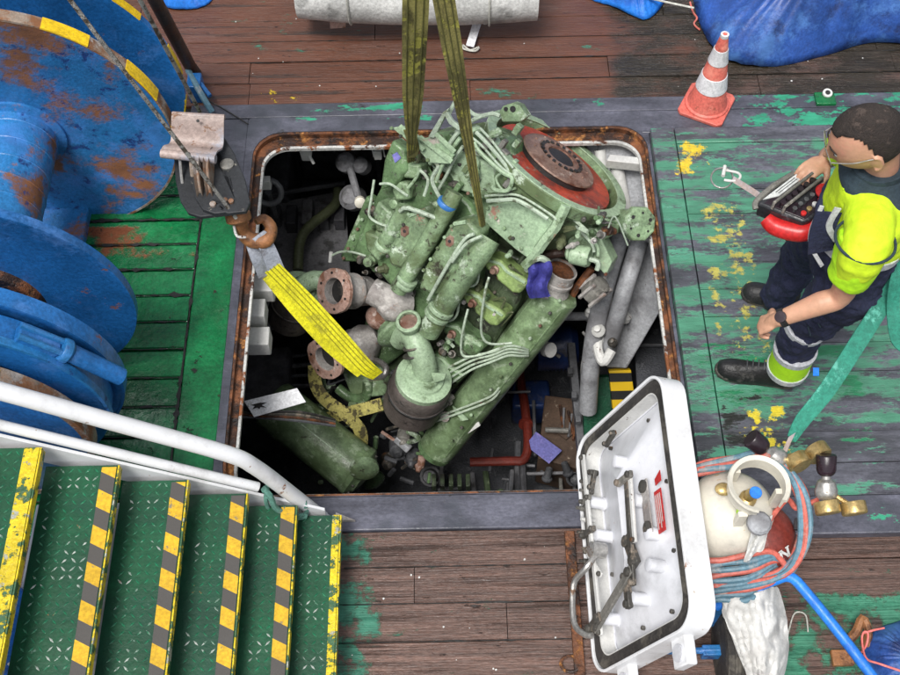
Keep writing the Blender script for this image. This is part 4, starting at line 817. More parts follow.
# grey starter / pump at bottom centre
for u, v, h, r_, m in ((398, 448, .02, .05, 'dgrey'), (388, 462, .0, .04, 'dsteel'), (412, 458, .0, .035, 'dgrey'), (404, 436, .04, .04, 'greyarm'), (420, 462, -.02, .03, 'flange')):
    B().lathe(Q(u, v, h), EB * .5 + EC * .8 + EA * rnd.uniform(-.5, .5), [(r_ * .7, -.06), (r_, -.05), (r_, .03), (r_ * .6, .04), (r_ * .4, .06), (0, .06)], 18).build('fuel_pump', m, eng, .002)
B().box(Q(403, 444, .07), EA * .02, EB * .05, EC * .02).build('bright_fitting', 'lgrey', eng, .006)
for i in range(22):
    u, v = rnd.uniform(375, 430), rnd.uniform(425, 482); B().tube([Q(u, v, .02), Q(u + rnd.uniform(-14, 14), v + rnd.uniform(-14, 14), .03)], rnd.choice([.006, .01, .014]), 7).build('small_pipe', rnd.choice(['dsteel', 'dgrey', 'engine2', 'flange']), eng)
for i in range(26):
    u, v = rnd.uniform(320, 420), rnd.uniform(372, 432); B().tube([Q(u, v, .06), Q(u + rnd.uniform(-18, 18), v + rnd.uniform(-10, 10), .09), Q(u + rnd.uniform(-25, 25), v + rnd.uniform(-18, 18), .03)], rnd.choice([.006, .01, .014]), 7, 4).build('small_pipe', rnd.choice(['dsteel', 'dgrey', 'engine2', 'engine', 'black']), eng)
# things resting on the engine
o = B().prism([P(244, 401, -.46), P(297, 388, -.46), P(306, 402, -.48), P(254, 417, -.48)], (0, 0, -.004)).build('white_card', 'wtag', None, .001, label='white plastic card with a black smear lying on the engine front', cat='card')
star = []
for k in range(14): 
    a = 2 * math.pi * k / 14; rr = (9 if k % 2 else 4.5) * rnd.uniform(.7, 1.15); star.append(P(258 + rr * math.cos(a), 405 + rr * .6 * math.sin(a), -.466))
B().prism(star, V((0, 0, -.0015))).build('smear', 'black', o)
o = B().grid(lambda a, b: Q(528 + a * 21 + 2 * math.sin(b * 7), 264 + b * 34 - a * 2, .3 + .02 * math.sin(a * 9 + b * 3) + .012 * math.sin(b * 11)), 14, 14, .01).build('blue_rag', 'glove', None, label='crumpled violet blue rag hanging by the open pipe end of the engine', cat='rag')
# ================================================================== WINCH
WX, WZ = -1.86, .585
win = thing('winch', 'large rusty blue double-drum deck winch left of the engine hatch', 'winch', (WX, 3.0, 0))
Y_ = V((0, 1, 0))
def disc(y, r_, mf, mr, th=.034):
    o = B().lathe((WX, y, WZ), Y_, [(0, -th * .45), (r_ - .035, -th * .45), (r_ - .03, -th * .5), (r_, -th * .5), (r_, th * .5), (r_ - .03, th * .5), (r_ - .035, th * .45), (0, th * .45)], 96).build('drum_flange', mf, win, .002)
    B().lathe((WX, y, WZ), Y_, [(r_ - .006, -th * .56), (r_ + .004, -th * .56), (r_ + .004, th * .56), (r_ - .006, th * .56)], 96, True).build('flange_rim', mr, o)
    return o
def rimmark(o, y, r_, a0, a1, th=.034):
    n = 14; out = []
    rs = []
    for i in range(n + 1):
        a = rad(a0 + (a1 - a0) * i / n); d = V((math.cos(a), 0, math.sin(a))); c = V((WX, y, WZ))
        rs.append([c + d * (r_ - .0) - Y_ * th * .6, c + d * (r_ + .007) - Y_ * th * .6, c + d * (r_ + .007) + Y_ * th * .6, c + d * (r_ - .0) + Y_ * th * .6])
    B().rings(rs).build('yellow_mark', 'yellow', o)
d1 = disc(3.365, .668, 'blue', 'rimrust', .05)
for a0, a1 in ((49, 65), (17, 34), (-4, 3)): rimmark(d1, 3.365, .668, a0, a1, .05)
d2 = disc(3.66, .672, 'blue2', 'blue2', .03)
for a0, a1 in ((32, 44), (1, 16), (-21, -11)): rimmark(d2, 3.66, .672, a0, a1, .03)
d3 = disc(2.485, .60, 'blue2', 'blue2', .034)
d4 = disc(2.15, .598, 'blue2', 'blue2', .06)
B().lathe((WX, 2.5, WZ), Y_, [(.165, 0), (.165, .82), (.2, .83), (.2, .86)], 48).build('drum_barrel', 'blue', win)
for k in range(24): 
    if k < 9: B().lathe((WX, 2.52 + k * .095, WZ), Y_, [(.165, -.004), (.168, 0), (.165, .004)], 40).build('barrel_groove', 'blue', win)
B().lathe((WX, 3.36, WZ), Y_, [(.2, 0), (.2, .3)], 40).build('drum_barrel', 'blue2', win)
B().lathe((WX, 2.0, WZ), Y_, [(.16, 0), (.16, .5)], 40).build('drum_barrel', 'blue2', win)
B().lathe((WX, 2.44, WZ), Y_, [(.24, 0), (.26, .03), (.24, .045)], 40).build('hub_boss', 'rust', win)
# brake band with clamp between the near flanges
B().lathe((WX, 2.0, WZ), Y_, [(.40, 0), (.545, 0), (.56, .005), (.56, .105), (.545, .11), (.40, .11)], 80, True).build('brake_drum', 'blue2', win, .003)
b = B(); rs = []
for i in range(40):
    a = rad(-20 + 220 * i / 39); d = V((math.cos(a), 0, math.sin(a))); c = V((WX, 1.985, WZ)); rs.append([c + d * .562, c + d * .575, c + d * .575 + Y_ * .03, c + d * .562 + Y_ * .03])
b.rings(rs).build('brake_band_edge', 'blue', win)
B().lathe((WX, 1.86, WZ), Y_, [(.0, 0), (.5, 0), (.52, .01), (.52, .05), (.5, .06), (0, .06)], 80).build('end_plate', 'blue2', win, .003)
B().lathe((WX, 1.86, WZ), Y_, [(.5, -.006), (.526, -.006), (.526, .066), (.5, .066)], 80, True).build('end_plate_rim', 'rimrust', win)
a = rad(42); d = V((math.cos(a), 0, math.sin(a))); tg = V((math.sin(a), 0, -math.cos(a))); c = V((WX, 2.04, WZ))
B().box(c + d * .58, tg * .08, Y_ * .03, d * .02).build('clamp_block', 'blue2', win, .008)
for s_ in (-.022, .022): B().tube([c + d * .6 + tg * -.08 + Y_ * s_, c + d * .605 + tg * .1 + Y_ * s_], .012, 8).build('clamp_rod', 'blue', win)
B().lathe(c + d * .59 + tg * .08, tg, [(0, 0), (.04, 0), (.045, .01), (.045, .03), (.03, .045), (.03, .06)], 18).build('clamp_nut', 'blue', win, .002)
B().tube([c + d * .59 + tg * .12, c + d * .57 + tg * .34], .034, 14).build('brake_screw', 'blue2', win)
d = V((math.cos(rad(56)), 0, math.sin(rad(56)))); B().box(V((WX, 1.9, WZ)) + d * .524, V((d.z, 0, -d.x)) * .045, Y_ * .014, d * .003).build('yellow_mark', 'yellow', win)
for y in (1.92, 3.78): B().box((WX - .1, y, .25), .35, .03, .25).build('side_frame', 'blue2', win, .01)
B().box((WX - .1, 3.0, .03), .25, .95, .025).build('base_plate', 'blue', win, .005)
# loose blue fittings behind the winch
t = thing('hose_reel_bracket', 'small blue and grey bracket on deck between winch and pole', 'bracket', P(196, 95, 0))
B().box(P(196, 88, .06), .035, .05, .06).build('upright', 'blue2', t, .006)
B().tube([P(188, 70, .1), P(200, 92, .12), P(212, 112, .05)], .016, 8, 4).build('link_rod', 'hoseb', t)
B().tube([P(196, 78, .1), P(210, 96, .08)], .012, 8).build('link_rod', 'blue2', t)
# ---- pole and wires
pole = B().tube([P(196, 74, .03), P(190, 66, .1), P(152, -6, .9), P(120, -90, 1.5)], .032, 12).build('dark_pole', 'pole', None, label='dark brown steel pole standing between the blue winch and the wooden deck', cat='pole')
# ---- crane hook block
ENG_S = Q(378, 373, .3)
HK = P(259, 238, .28)
ln = (HK - ENG_S).normalized()
BK0 = P(208, 160, .62)
t = thing('crane_hook_block', 'grey and black pulley block with rusty hook above the rusted hatch corner', 'pulley block', BK0)
WU = (P(150, 90, 1.1) - BK0).normalized()     # wire direction, away from the load
axp = V((1, .12, .1)).normalized(); sdw = (HK + V((0, 0, .02)) - BK0)
def bp(u, v, z): return P(u, v, z)
# cheek plates: pear-shaped, facing +x/-y
def cheek(cen_pix, z, off):
    pts = [(203, 128), (207, 122), (217, 132), (232, 156), (243, 182), (248, 205), (244, 214), (226, 216), (214, 212), (206, 200), (201, 180), (199, 158)]
    return [P(u + off[0], v + off[1], z) for u, v in pts]
ck = cheek(0, .6, (3, 0)); nrm = (ck[4] - ck[0]).cross(ck[8] - ck[0]).normalized()
if nrm.dot(CAMP - ck[0]) < 0: nrm = -nrm
def tiltz(pts, k):    # let the cheek slope down towards the hook
    return [V((p.x, p.y, p.z - k * (0))) for p in pts]
B().prism(ck, nrm * .02).build('cheek_plate', 'cheek', t, .004)
B().prism([ck[0].lerp(p, 1) + V((-.055, 0, -.01)) for p in ck], nrm * .03).build('inner_cheek', 'cheek', t, .004)
ck2 = [p + V((-.12, 0, -.02)) for p in ck]; B().prism(ck2, nrm * .02).build('cheek_plate', 'cheek', t, .004)
B().lathe(P(228, 168, .6) + nrm * .02, nrm, [(.03, 0), (.03, .008), (.024, .012), (0, .012)], 18).build('axle_cap', 'greyarm', t)
for u, v, r_ in ((214, 208, .014), (232, 205, .012), (226, 204, .012)): B().lathe(P(u, v, .6) + nrm * .02, nrm, [(r_, 0), (r_, .01), (0, .012)], 8).build('bolt', 'rimrust', t)
for off in ((-.035, 0, 0), (-.075, 0, 0)):
    c = P(222, 180, .57) + V(off); B().lathe(c, V((1, .05, .05)), [(.05, -.014), (.14, -.012), (.12, -.003), (.12, .003), (.14, .012), (.05, .014)], 36).build('sheave', 'rimrust', t)
for s_ in (0, 1, 2):
    B().tube([P(180 + s_ * 11, 160, .66), P(184 + s_ * 11, 190, .58), P(197 + s_ * 9, 212, .55), P(212 + s_ * 5, 214, .54)], .007 + .003 * (s_ == 1), 8, 5).build('guard_strap', 'steel' if s_ != 1 else 'rimrust', t)
B().tube([P(200, 209, .56), P(212, 211, .56)], .012, 8).build('spacer', 'rim', t)
# curved cover sheet
tl, tr_, bl, br = P(174, 119, .70), P(226, 122, .70), P(163, 158, .66), P(217, 164, .66)
def cov(a, b_):
    p = tl.lerp(tr_, a).lerp(bl.lerp(br, a), b_); return p + V((0, 0, .035 * math.cos(b_ * math.pi * 2 + .3)))
cv = B().grid(cov, 6, 18, .008).build('cover_sheet', 'beige', t)
B().tube([tl + V((0, 0, .03)), tr_ + V((0, 0, .03))], .012, 10).build('rolled_edge', 'beige', cv); B().tube([bl + V((0, 0, .03)), br + V((0, 0, .03))], .02, 12).build('rolled_edge', 'beige', cv)
for u, v in ((198, 121), (189, 154)): B().lathe(P(u, v, .745), V((0, -.3, 1)), [(.007, 0), (.007, .003), (0, .003)], 10).build('rivet_hole_shade', 'black', cv)  # rivet holes are black discs coloured as their inner shade
# hook
hk = B().tube([P(236, 210, .5), P(240, 222, .42), P(243, 232, .36), P(252, 240, .33), P(266, 240, .33), P(271, 228, .35), P(264, 219, .38), P(256, 222, .39)], [.03, .03, .032, .036, .034, .028, .022, .014], 14, 5).build('hook', 'orust', t)
B().lathe(P(238, 216, .46), V((.1, -.4, -.5)), [(.045, -.02), (.055, -.01), (.055, .02), (.04, .03)], 18).build('swivel_collar', 'orust', t)
B().tube([P(234, 226, .42), P(237, 236, .4), P(246, 237, .4)], .006, 7, 4).build('safety_latch', 'rim', t)
# wires
def wire(name, a, b_, r_, label, sag=0, ext=2.2):
    d = (b_ - a); pts = [a, a.lerp(b_, .5) - V((0, 0, sag)), b_, a + d * ext]
    return B().tube(pts, r_, 7).build(name, 'wire', None, label=label, cat='wire rope')
W1 = P(176, 128, .74); W2 = P(70, 0, 1.55)
wire('wire_rope', P(236, 218, .56), P(70, 0, 1.62), .0085, 'nearer grey wire rope crossing the front winch flange to the hook block', 0)
wire('wire_rope', P(200, 112, .60), P(139, -2, 1.5), .009, 'farther grey wire rope running up beside the dark pole', 0)
B().tube([P(197, 95, .05), P(222, 108, .02), P(248, 124, .02)], .004, 6, 4).build('thin_cable', 'black', None, label='thin black cable lying from the winch bracket to the hatch corner', cat='cable')
# ---- yellow round sling from the hook to the turbo
t = thing('yellow_sling', 'bright yellow webbing sling with grey sleeve from the rusty hook to the turbocharger', 'sling', HK)
wd = V((.75, .55, .15))
def sl(u, v, z): return P(u, v, z)
ya = [sl(272, 268, .2), sl(305, 302, .03), sl(338, 338, -.14), sl(364, 366, -.27), sl(377, 375, -.35)]
B().ribbon(ya, wd, [.075, .088, .09, .08, .06], .016, 6).build('yellow_webbing', 'ysling', t)
for k in (-.33, -.11, .11, .33):
    B().tube([p + wd.normalized() * .085 * k + V((0, -.004, .010)) for p in cr(ya, 4)], .0025, 5).build('stitch_line', 'ystripe', t)
B().ribbon([sl(268, 275, .12), sl(296, 308, -.02), sl(330, 345, -.2), sl(362, 373, -.34)], wd, [.06, .07, .07, .06], .014, 6).build('back_webbing', 'ysling', t)
B().ribbon([sl(254, 240, .33), sl(260, 236, .36), sl(268, 250, .29), sl(277, 272, .17)], wd, [.06, .065, .07, .075], .012, 6).build('grey_sleeve', 'gsling', t)
B().ribbon([sl(251, 243, .3), sl(256, 256, .25), sl(264, 274, .14)], wd, [.05, .055, .06], .012, 6).build('back_sleeve', 'gsling', t)
B().tube([Q(370, 378, .28), Q(383, 376, .32), Q(386, 368, .3), Q(380, 362, .26), Q(372, 360, .22)], .017, 10, 5).build('shackle', 'steel', t)
# ---- patterned grubby webbing looped on the engine
t = thing('grubby_webbing_loop', 'grubby yellow and black patterned webbing looped over the engine front below the filter', 'strap', Q(350, 425, .1))
B().ribbon([Q(382, 404, .2), Q(360, 410, .2), Q(335, 416, .18), Q(318, 424, .16), Q(322, 438, .14), Q(345, 448, .14), Q(360, 448, .16), Q(360, 430, .2), Q(345, 414, .22), Q(326, 400, .22), Q(316, 385, .2), Q(314, 365, .18)],
           None, .07, .008, 6).build('webbing', 'pattern', t)
# ---- two olive lifting straps
TOP = P(420, -139, 2.1)
def lift(name, u, v, h, wts, label, tw):
    a = Q(u, v, h); pts = [a - (TOP - a).normalized() * .03, a.lerp(TOP, .03), a.lerp(TOP, .12), a.lerp(TOP, .3), a.lerp(TOP, .6), TOP]
    t = thing(name, label, 'strap', a, 'olive lifting straps holding the engine'); n = len(pts)
    W_ = [RT.lerp(V((.2, 1, 0)), tw[i]).normalized() for i in range(n)]
    B().ribbon(pts, W_, wts, .009, 8).build('webbing', 'strap', t)
    for k in (-.3, 0, .3):
        q = cr(pts, 5); m = len(q); b = B()
        st = []
        for i, p in enumerate(q):
            f = i / 5; j = min(int(f), n - 2); f -= j; wv = W_[j].lerp(W_[j + 1], f).normalized(); ww = wts[j] * (1 - f) + wts[j + 1] * f
            nn = (TOP - a).normalized().cross(wv).normalized(); nn = nn if nn.dot(CAMP - p) > 0 else -nn
            st.append(p + wv * ww * k + nn * .006)
        b.tube(st, .003, 5).build('stitch_line', 'strapstripe', t)
    return t
lift('lifting_strap', 411, 158, .42, [.035, .038, .05, .09, .1, .09], 'wider olive webbing strap rising from the left corner of the engine', [.2, .2, .1, 0, 0, 0])
lift('lifting_strap', 482, 222, .42, [.03, .03, .034, .045, .078, .085], 'narrower twisted olive webbing strap rising from the middle of the engine', [.5, .45, .4, .3, .15, .1])
B().ribbon([Q(411, 157, .44), Q(414, 148, .46), Q(409, 130, .5)], RT, [.04, .05, .05], .01, 4).build('strap_end_fold', 'strapstripe', None, label='dark frayed fold at the foot of the wider olive strap', cat='strap end')
t = thing('crane_master_hook', 'steel crane hook gathering the olive straps above the frame', 'hook', TOP)
B().tube([TOP + V((-.08, 0, .05)), TOP + V((0, 0, -.03)), TOP + V((.08, 0, .05)), TOP + V((.05, 0, .16)), TOP + V((0, 0, .2)), TOP + V((0, 0, .3))], .025, 12, 5).build('hook_body', 'dsteel', t)
B().tube([TOP + V((0, 0, .3)), TOP + V((0, 0, 5))], .01, 8).build('hoist_wire', 'wire', t)
# ================================================================== TOP EDGE OBJECTS
t = thing('canvas_roll', 'long silver grey canvas roll lashed down along the top edge', 'roll', P(430, 5, 0))
a, b_ = P(298, -14, .28), P(538, -12, .28); ax = (b_ - a).normalized(); Ln = (b_ - a).length
rs = []
for i in range(40):
    f = i / 39; r_ = .19 * (1 - .28 * abs(f - .5) ** 2 * 2); _, e1, e2 = basis(ax)
    rs.append([a + ax * Ln * f + (e1 * math.cos(j * 6.2832 / 28) + e2 * math.sin(j * 6.2832 / 28)) * r_ * (1 + .035 * noise.noise(V((f * 8, j * .8, 0)))) for j in range(28)])
B().rings(rs).build('roll_body', 'canvas', t)
for f in (.22, .5, .8): B().lathe(a + ax * Ln * f, ax, [(.19, -.006), (.197, 0), (.19, .006)], 28).build('lashing', 'rope', t)
B().tube([a + V((0, -.1, .16)), b_ + V((0, -.1, .15))], .008, 8).build('edge_seam', 'rim', t)
t = thing('steel_foot_bracket', 'pinkish steel foot plate with a hole under the canvas roll', 'bracket', P(337, 20, 0))
B().prism([P(329, 4, .14), P(345, 4, .14), P(346, 28, .02), P(330, 29, .02)], (0, .02, -.006)).build('plate', 'flange', t, .003)
B().lathe(P(338, 20, .068), V((0, -.6, .8)), [(.012, 0), (.012, .006), (0, .006)], 12).build('hole', 'black', t)  # black disc stands for the shade in the plate's opening
t = thing('rust_bracket', 'orange rusted bracket above the white tag', 'bracket', P(477, 10, 0))
B().prism([P(470, 0, .2), P(486, 0, .2), P(486, 20, .06), P(472, 20, .06)], (0, .02, -.01)).build('plate', 'orust', t, .003)
for i, pts in enumerate(([(292, -4, .3), (318, 12, .18), (338, 21, .07)], [(300, -4, .3), (326, 14, .15), (338, 20, .07)], [(310, -3, .3), (322, 9, .2), (334, 19, .09)])):
    pass
t = thing('lashing_rope', 'pale thin rope running from the top edge down to the foot bracket hole', 'rope', P(320, 8, 0))
B().tube([P(292, -6, .25), P(318, 10, .14), P(338, 20, .075)], .005, 7, 4).build('rope_strand', 'rope', t); B().tube([P(306, -6, .28), P(322, 8, .16), P(338, 20, .075)], .005, 7, 4).build('rope_strand', 'rope', t)
B().tube([P(316, 8, .15), P(352, 18, .1), P(380, 12, .16)], .004, 7, 4).build('rope_strand', 'rope', t)
t = thing('white_tag', 'white plastic tag on thin rope hanging by the rust bracket', 'tag', P(471, 40, 0))
B().prism([P(466, 46, .03), P(474, 20, .05), P(482, 22, .05), P(474, 48, .03)], (0, 0, .012)).build('tag_plate', 'wtag', t, .003)
B().tube([P(475, 21, .06), P(484, 12, .12), P(486, 24, .05), P(478, 20, .06)], .004, 6, 4).build('cord', 'rope', t)
B().tube([P(463, 45, .02), P(470, 50, .02), P(479, 47, .02), P(475, 51, .02), P(464, 49, .02)], .005, 6, 4, True).build('cord_tail', 'rope', t)
def tarp(name, m, outline, h, label, cat='tarpaulin', seed=0, fold=.05):
    """draped sheet: outline = centre and edge fn in pixels on deck"""
    cu, cvv = outline['c']; N_ = 56
    pts = outline['edge']; cp = cr([V((u, v, 0)) for u, v in pts], 10, True); m_ = len(cp)
    rs = []; b = B(); K = 26
    top = []
    for k in range(K + 1):
        f = k / K; row = []
        for j in range(m_):
            e = cp[j]; u = cu + (e.x - cu) * f; v = cvv + (e.y - cvv) * f; g = P(u, v, 0)
            ang = j / m_ * 6.2832
            z = h * (1 - f ** 2.6) + .012
            z += fold * (noise.noise(V((g.x * 3.2 + seed, g.y * 3.2, 0))) - 1.3 * abs(noise.noise(V((g.x * 2.2 + g.y * 2 + seed, g.y * 4.5 - g.x, 3)))) - .9 * abs(noise.noise(V((g.x * 6 - g.y * 2 + seed, g.y * 7, 6)))) + .35 + .35 * math.sin(ang * 23 + 4 * noise.noise(V((ang * 2, seed, 0)))) * f * f * (1 - f * .5)) * min(1, 2.2 * (1.03 - f) + .12)
            row.append(V((g.x, g.y, max(z, .006))))
        top.append(row)
    vs = [p for r in top for p in r]; fs = []
    for k in range(K):
        for j in range(m_): a = k * m_ + j; b2 = k * m_ + (j + 1) % m_; fs.append((a, b2, b2 + m_, a + m_))
    b.add(vs, fs); o = b.build(name, m, None, label=label, cat=cat, angle=60)
    q = o.modifiers.new('Thick', 'SOLIDIFY'); q.thickness = .008; return o
tarp('blue_tarpaulin', 'tarp', {'c': (840, -20), 'edge': [(690, -30), (695, 10), (706, 40), (722, 60), (750, 68), (785, 66), (830, 55), (870, 44), (930, 46), (1000, 30), (1000, -90), (840, -110), (700, -90)]}, .5, 'large crumpled dark blue tarpaulin heap at top right behind the cone', seed=3, fold=.09)
tarp('bright_blue_tarpaulin', 'tarpb', {'c': (620, -25), 'edge': [(560, -20), (590, 0), (612, 8), (634, 18), (646, 21), (658, 12), (668, -4), (676, -30), (640, -60), (590, -60)]}, .18, 'bright blue plastic sheet corner at the top edge beside the dark tarpaulin', seed=8)
tarp('bright_blue_tarpaulin', 'tarpb', {'c': (185, -15), 'edge': [(150, -10), (165, 8), (185, 11), (205, 7), (214, -5), (205, -30), (170, -34)]}, .12, 'bright blue plastic sheet corner at the top edge beside the dark pole', seed=5)
B().tube([P(640, -4, .1), P(666, 2, .08), P(694, 8, .1)], .006, 7, 4).build('pale_rope', 'rope', None, label='pale rope stretched between the two tarpaulins at the top edge', cat='rope')
B().tube([P(690, 2, .06), P(693, 12, .05), P(697, 18, .03), (P(694, 24, .02)), P(700, 30, .02)], .005, 7, 4).build('orange_cord', 'hoser', None, label='short orange red cord beside the dark blue tarpaulin edge', cat='cord')
# ---- cone
CB = P(706, 106, .013)
t = thing('traffic_cone', 'faded red and white traffic cone standing at the upper right of the hatch', 'traffic cone', CB)
rz = rad(-28); ex, ey = V((math.cos(rz), math.sin(rz), 0)), V((-math.sin(rz), math.cos(rz), 0)); hb = .118
q = []
for sx, sy in ((1, 1), (-1, 1), (-1, -1), (1, -1)):
    for dx, dy in ((1, .82), (.82, 1)) if sx * sy > 0 else ((.82, 1), (1, .82)): q.append(CB + ex * hb * sx * dx + ey * hb * sy * dy)
B().prism(q, (0, 0, .02)).build('base', 'orange', t, .004)
def cz(z): return .095 - .078 * (z - .03) / .46
B().lathe(CB, (0, 0, 1), [(.112, .019), (.11, .03), (.1, .036), (cz(.06) + .006, .05), (cz(.07), .07), (cz(.47), .47), (.016, .482), (.012, .486), (0, .486)], 36).build('cone_body', 'orange', t)
for z0, z1 in ((.145, .235), (.315, .40)): B().lathe(CB, (0, 0, 1), [(cz(z0) + .0005, z0), (cz(z0) + .003, z0 + .002), (cz(z1) + .003, z1 - .002), (cz(z1) + .0005, z1)], 36).build('reflective_band', 'refl', t)
B().lathe(CB, (0, 0, 1), [(.02, .468), (.021, .476), (.02, .488), (.012, .49), (.011, .482), (0, .48)], 18).build('tip_ring', 'refl', t)
# ---- deck padeye
t = thing('deck_padeye', 'small green deck ring plate near the painted plank edge at upper right', 'deck fitting', P(825, 98, .012))
B().box(P(825, 99, .022), .05, .04, .01).build('plate', 'green', t, .004)
B().lathe(P(827, 94, .03), (0, -.2, 1), [(.012, .0), (.024, 0), (.026, .008), (.024, .014), (.012, .014)], 20).build('ring', 'rim', t); B().lathe(P(827, 94, .03), (0, -.2, 1), [(.013, .0), (.013, .016), (0, .016)], 14).build('hole', 'black', t)  # black disc on the ring paints the dark of its eye
# ================================================================== STAIR
st = thing('deck_stair', 'green tread-plate stair with yellow nosings descending beside the hatch at lower left', 'stairs', (-.5, 1.3, 0))
tz = [(-.444, .184), (-.603, .290), (-.773, .410), (-.967, .541), (-1.182, .680), (-1.408, .832), (-1.65, 1.0)]
YF, YN = 1.70, .45
lz = None
for i, (x, z) in enumerate(tz):
    wdt = (.18, .19, .215, .235, .255, .27, .28)[i]
    b = B(); b.box((x - wdt / 2, (YF + YN) / 2, z - .004), wdt / 2, (YF - YN) / 2, .004)
    b.box((x - .003, (YF + YN) / 2, z - .02), .003, (YF - YN) / 2, .016)
    tr = b.build('tread', 'tread', st, .0015)
    solid = i in (0, 5)
    B().box((x + .0035, (YF + YN) / 2, z - .018), .003, (YF - YN) / 2, .019).build('nosing_face', 'yworn', tr, .001)
    nw = .028 if i == 0 else .052
    if solid: B().box((x - nw / 2 - .001, (YF + YN) / 2, z + .0012), nw / 2, (YF - YN) / 2, .0012).build('nosing_strip', 'yworn', tr, .0006)
    else: B().box((x - nw / 2 - .003, (YF + YN) / 2 - .004, z + .0012), nw / 2, (YF - YN) / 2 - .004, .0012).build('hazard_tape', 'tape', tr, .0006)
    # raised lozenges, joined, one part per tread
    lb = B(); nx = int((wdt - nw - .02) / .03); ny = int((YF - YN) / .03)
    for a in range(nx):
        for c_ in range(ny):
            px, py = x - nw - .02 - a * .03, YF - .02 - c_ * .03; s_ = 1 if (a + c_) % 2 else -1
            d = V((s_ * .7, .7, 0)) * .0135; n_ = V((.7, -s_ * .7, 0)) * .0036; o_ = V((px, py, z + .0002))
            lb.add([o_ - d, o_ + n_, o_ + d, o_ - n_, o_ + V((0, 0, .0022))], [(0, 1, 4), (1, 2, 4), (2, 3, 4), (3, 0, 4)])
    lo = lb.build('lozenge_pattern', 'lozenge', tr, smooth=False, kind='stuff')
for y in (YF + .02,):
    pts = [(tz[0][0] - .06, tz[0][1] - .0), (tz[-1][0] - .1, tz[-1][1] + .03), (tz[-1][0] - .1, tz[-1][1] - .12), (tz[0][0] - .06, tz[0][1] - .18)]
    B().prism([V((x, y, z)) for x, z in pts], (0, .012, 0)).build('stringer', 'white', st, .002)
    B().prism([V((x, YN - .02, z)) for x, z in pts], (0, -.012, 0)).build('stringer', 'white', st, .002)
B().tube([PY(-60, 376, 1.745), PY(0, 391, 1.745), PY(120, 424, 1.745), PY(225, 453, 1.745), PY(255, 467, 1.745), PY(290, 493, 1.745), PY(322, 518, 1.745)], .030, 16, 5).build('handrail', 'white', st)
B().tube([PY(-60, 409, 1.745), PY(0, 425, 1.745), PY(140, 459, 1.745), PY(258, 487, 1.745)], .019, 12).build('lower_rail', 'white', st)
B().tube([PY(322, 518, 1.745), V((-.47, 1.73, .0))], .024, 10).build('foot_post', 'white', st)
B().prism([P(336, 514, .06), P(356, 522, .02), P(336, 522, .03)], (0, 0, .02)).build('foot_plate', 'lag', st, .002)
# teal rope tied on the rail
t = thing('teal_rope_lashing', 'frayed teal rope knotted round the foot of the white handrail', 'rope', PY(285, 505, 1.74))
B().tube([PY(263, 488, 1.72), PY(270, 496, 1.70), PY(276, 508, 1.68), PY(290, 515, 1.68), PY(306, 516, 1.69)], .012, 8, 6, jit=.15).build('rope_strand', 'tealrope', t)
c_ = PY(297, 508, 1.72)
B().tube([c_ + V((.035 * math.cos(k * .7), .045 * math.sin(k * .7), .03 * math.sin(k * 1.3))) for k in range(26)], .0085, 7, 3, jit=.12).build('knot', 'tealrope', t)
B().tube([PY(268, 484, 1.74), PY(266, 500, 1.7), PY(272, 512, 1.69), PY(286, 508, 1.69)], .009, 7, 5, jit=.15).build('rope_strand', 'tealrope', t)
# things glimpsed under the stair
t = thing('blue_drum', 'blue plastic drum glimpsed under the stair at lower left', 'drum', P(10, 640, 0))
B().lathe(V((-1.62, 1.22, .0)), (0, 0, 1), [(0, 0), (.14, 0), (.15, .02), (.15, .2), (.155, .21), (.15, .22), (.15, .4), (.14, .42), (0, .42)], 32).build('drum_shell', 'tarpb', t)
t = thing('white_crate', 'pale white crate glimpsed between the stair treads at lower left', 'crate', (-1.3, 1.35, 0))
B().box((-1.36, 1.38, .2), .2, .3, .2).build('crate_shell', 'white', t, .01)
B().box((-1.36, 1.38, .405), .17, .27, .004).build('crate_lid', 'rim', t, .002)
# ================================================================== OPEN HATCH LID
LA, LT = V((0, -1, 0)), V((math.sin(rad(22)), 0, math.cos(rad(22))))      # along the deck, up the slope
LN = V((-LT.z, 0, LT.x))                                                   # inner face normal
L0 = V((.512, 2.06, .03)); LL, LH, LD = .97, .70, .10
def lp(s, t, n=0): return L0 + LA * s + LT * t + LN * n
lid = thing('hatch_cover', 'open white steel hatch lid with dark rubber gasket and greasy locking bars at lower right', 'hatch cover', lp(.4, 0))
def lrr(s0, s1, t0, t1, r_, n, k=8):
    out = []
    for cs, ct, a in ((s1 - r_, t1 - r_, 0), (s0 + r_ * 1.0, t1 - r_, 90), (s0 + r_, t0 + r_, 180), (s1 - r_, t0 + r_, 270)):
        for i in range(k + 1):
            q = rad(a + 90 * i / k); out.append(lp(cs + r_ * math.cos(q), ct + r_ * math.sin(q), n))
    return out
R0, R1, R2 = .10, .088, .07
o = B().rings([lrr(0, LL, 0, LH, R0, -LD), lrr(0, LL, 0, LH, R0, 0), lrr(.012, LL - .012, .012, LH - .012, R1, 0), lrr(.012, LL - .012, .012, LH - .012, R1, -LD + .012)]).build('skirt', 'white', lid, .003)
gk = B().rings([lrr(.014, LL - .014, .014, LH - .014, R1, -.022), lrr(.014, LL - .014, .014, LH - .014, R1, -.010), lrr(.055, LL - .055, .055, LH - .055, R2, -.010), lrr(.055, LL - .055, .055, LH - .055, R2, -.03)], closed=True).build('rubber_gasket', 'rubber', lid)
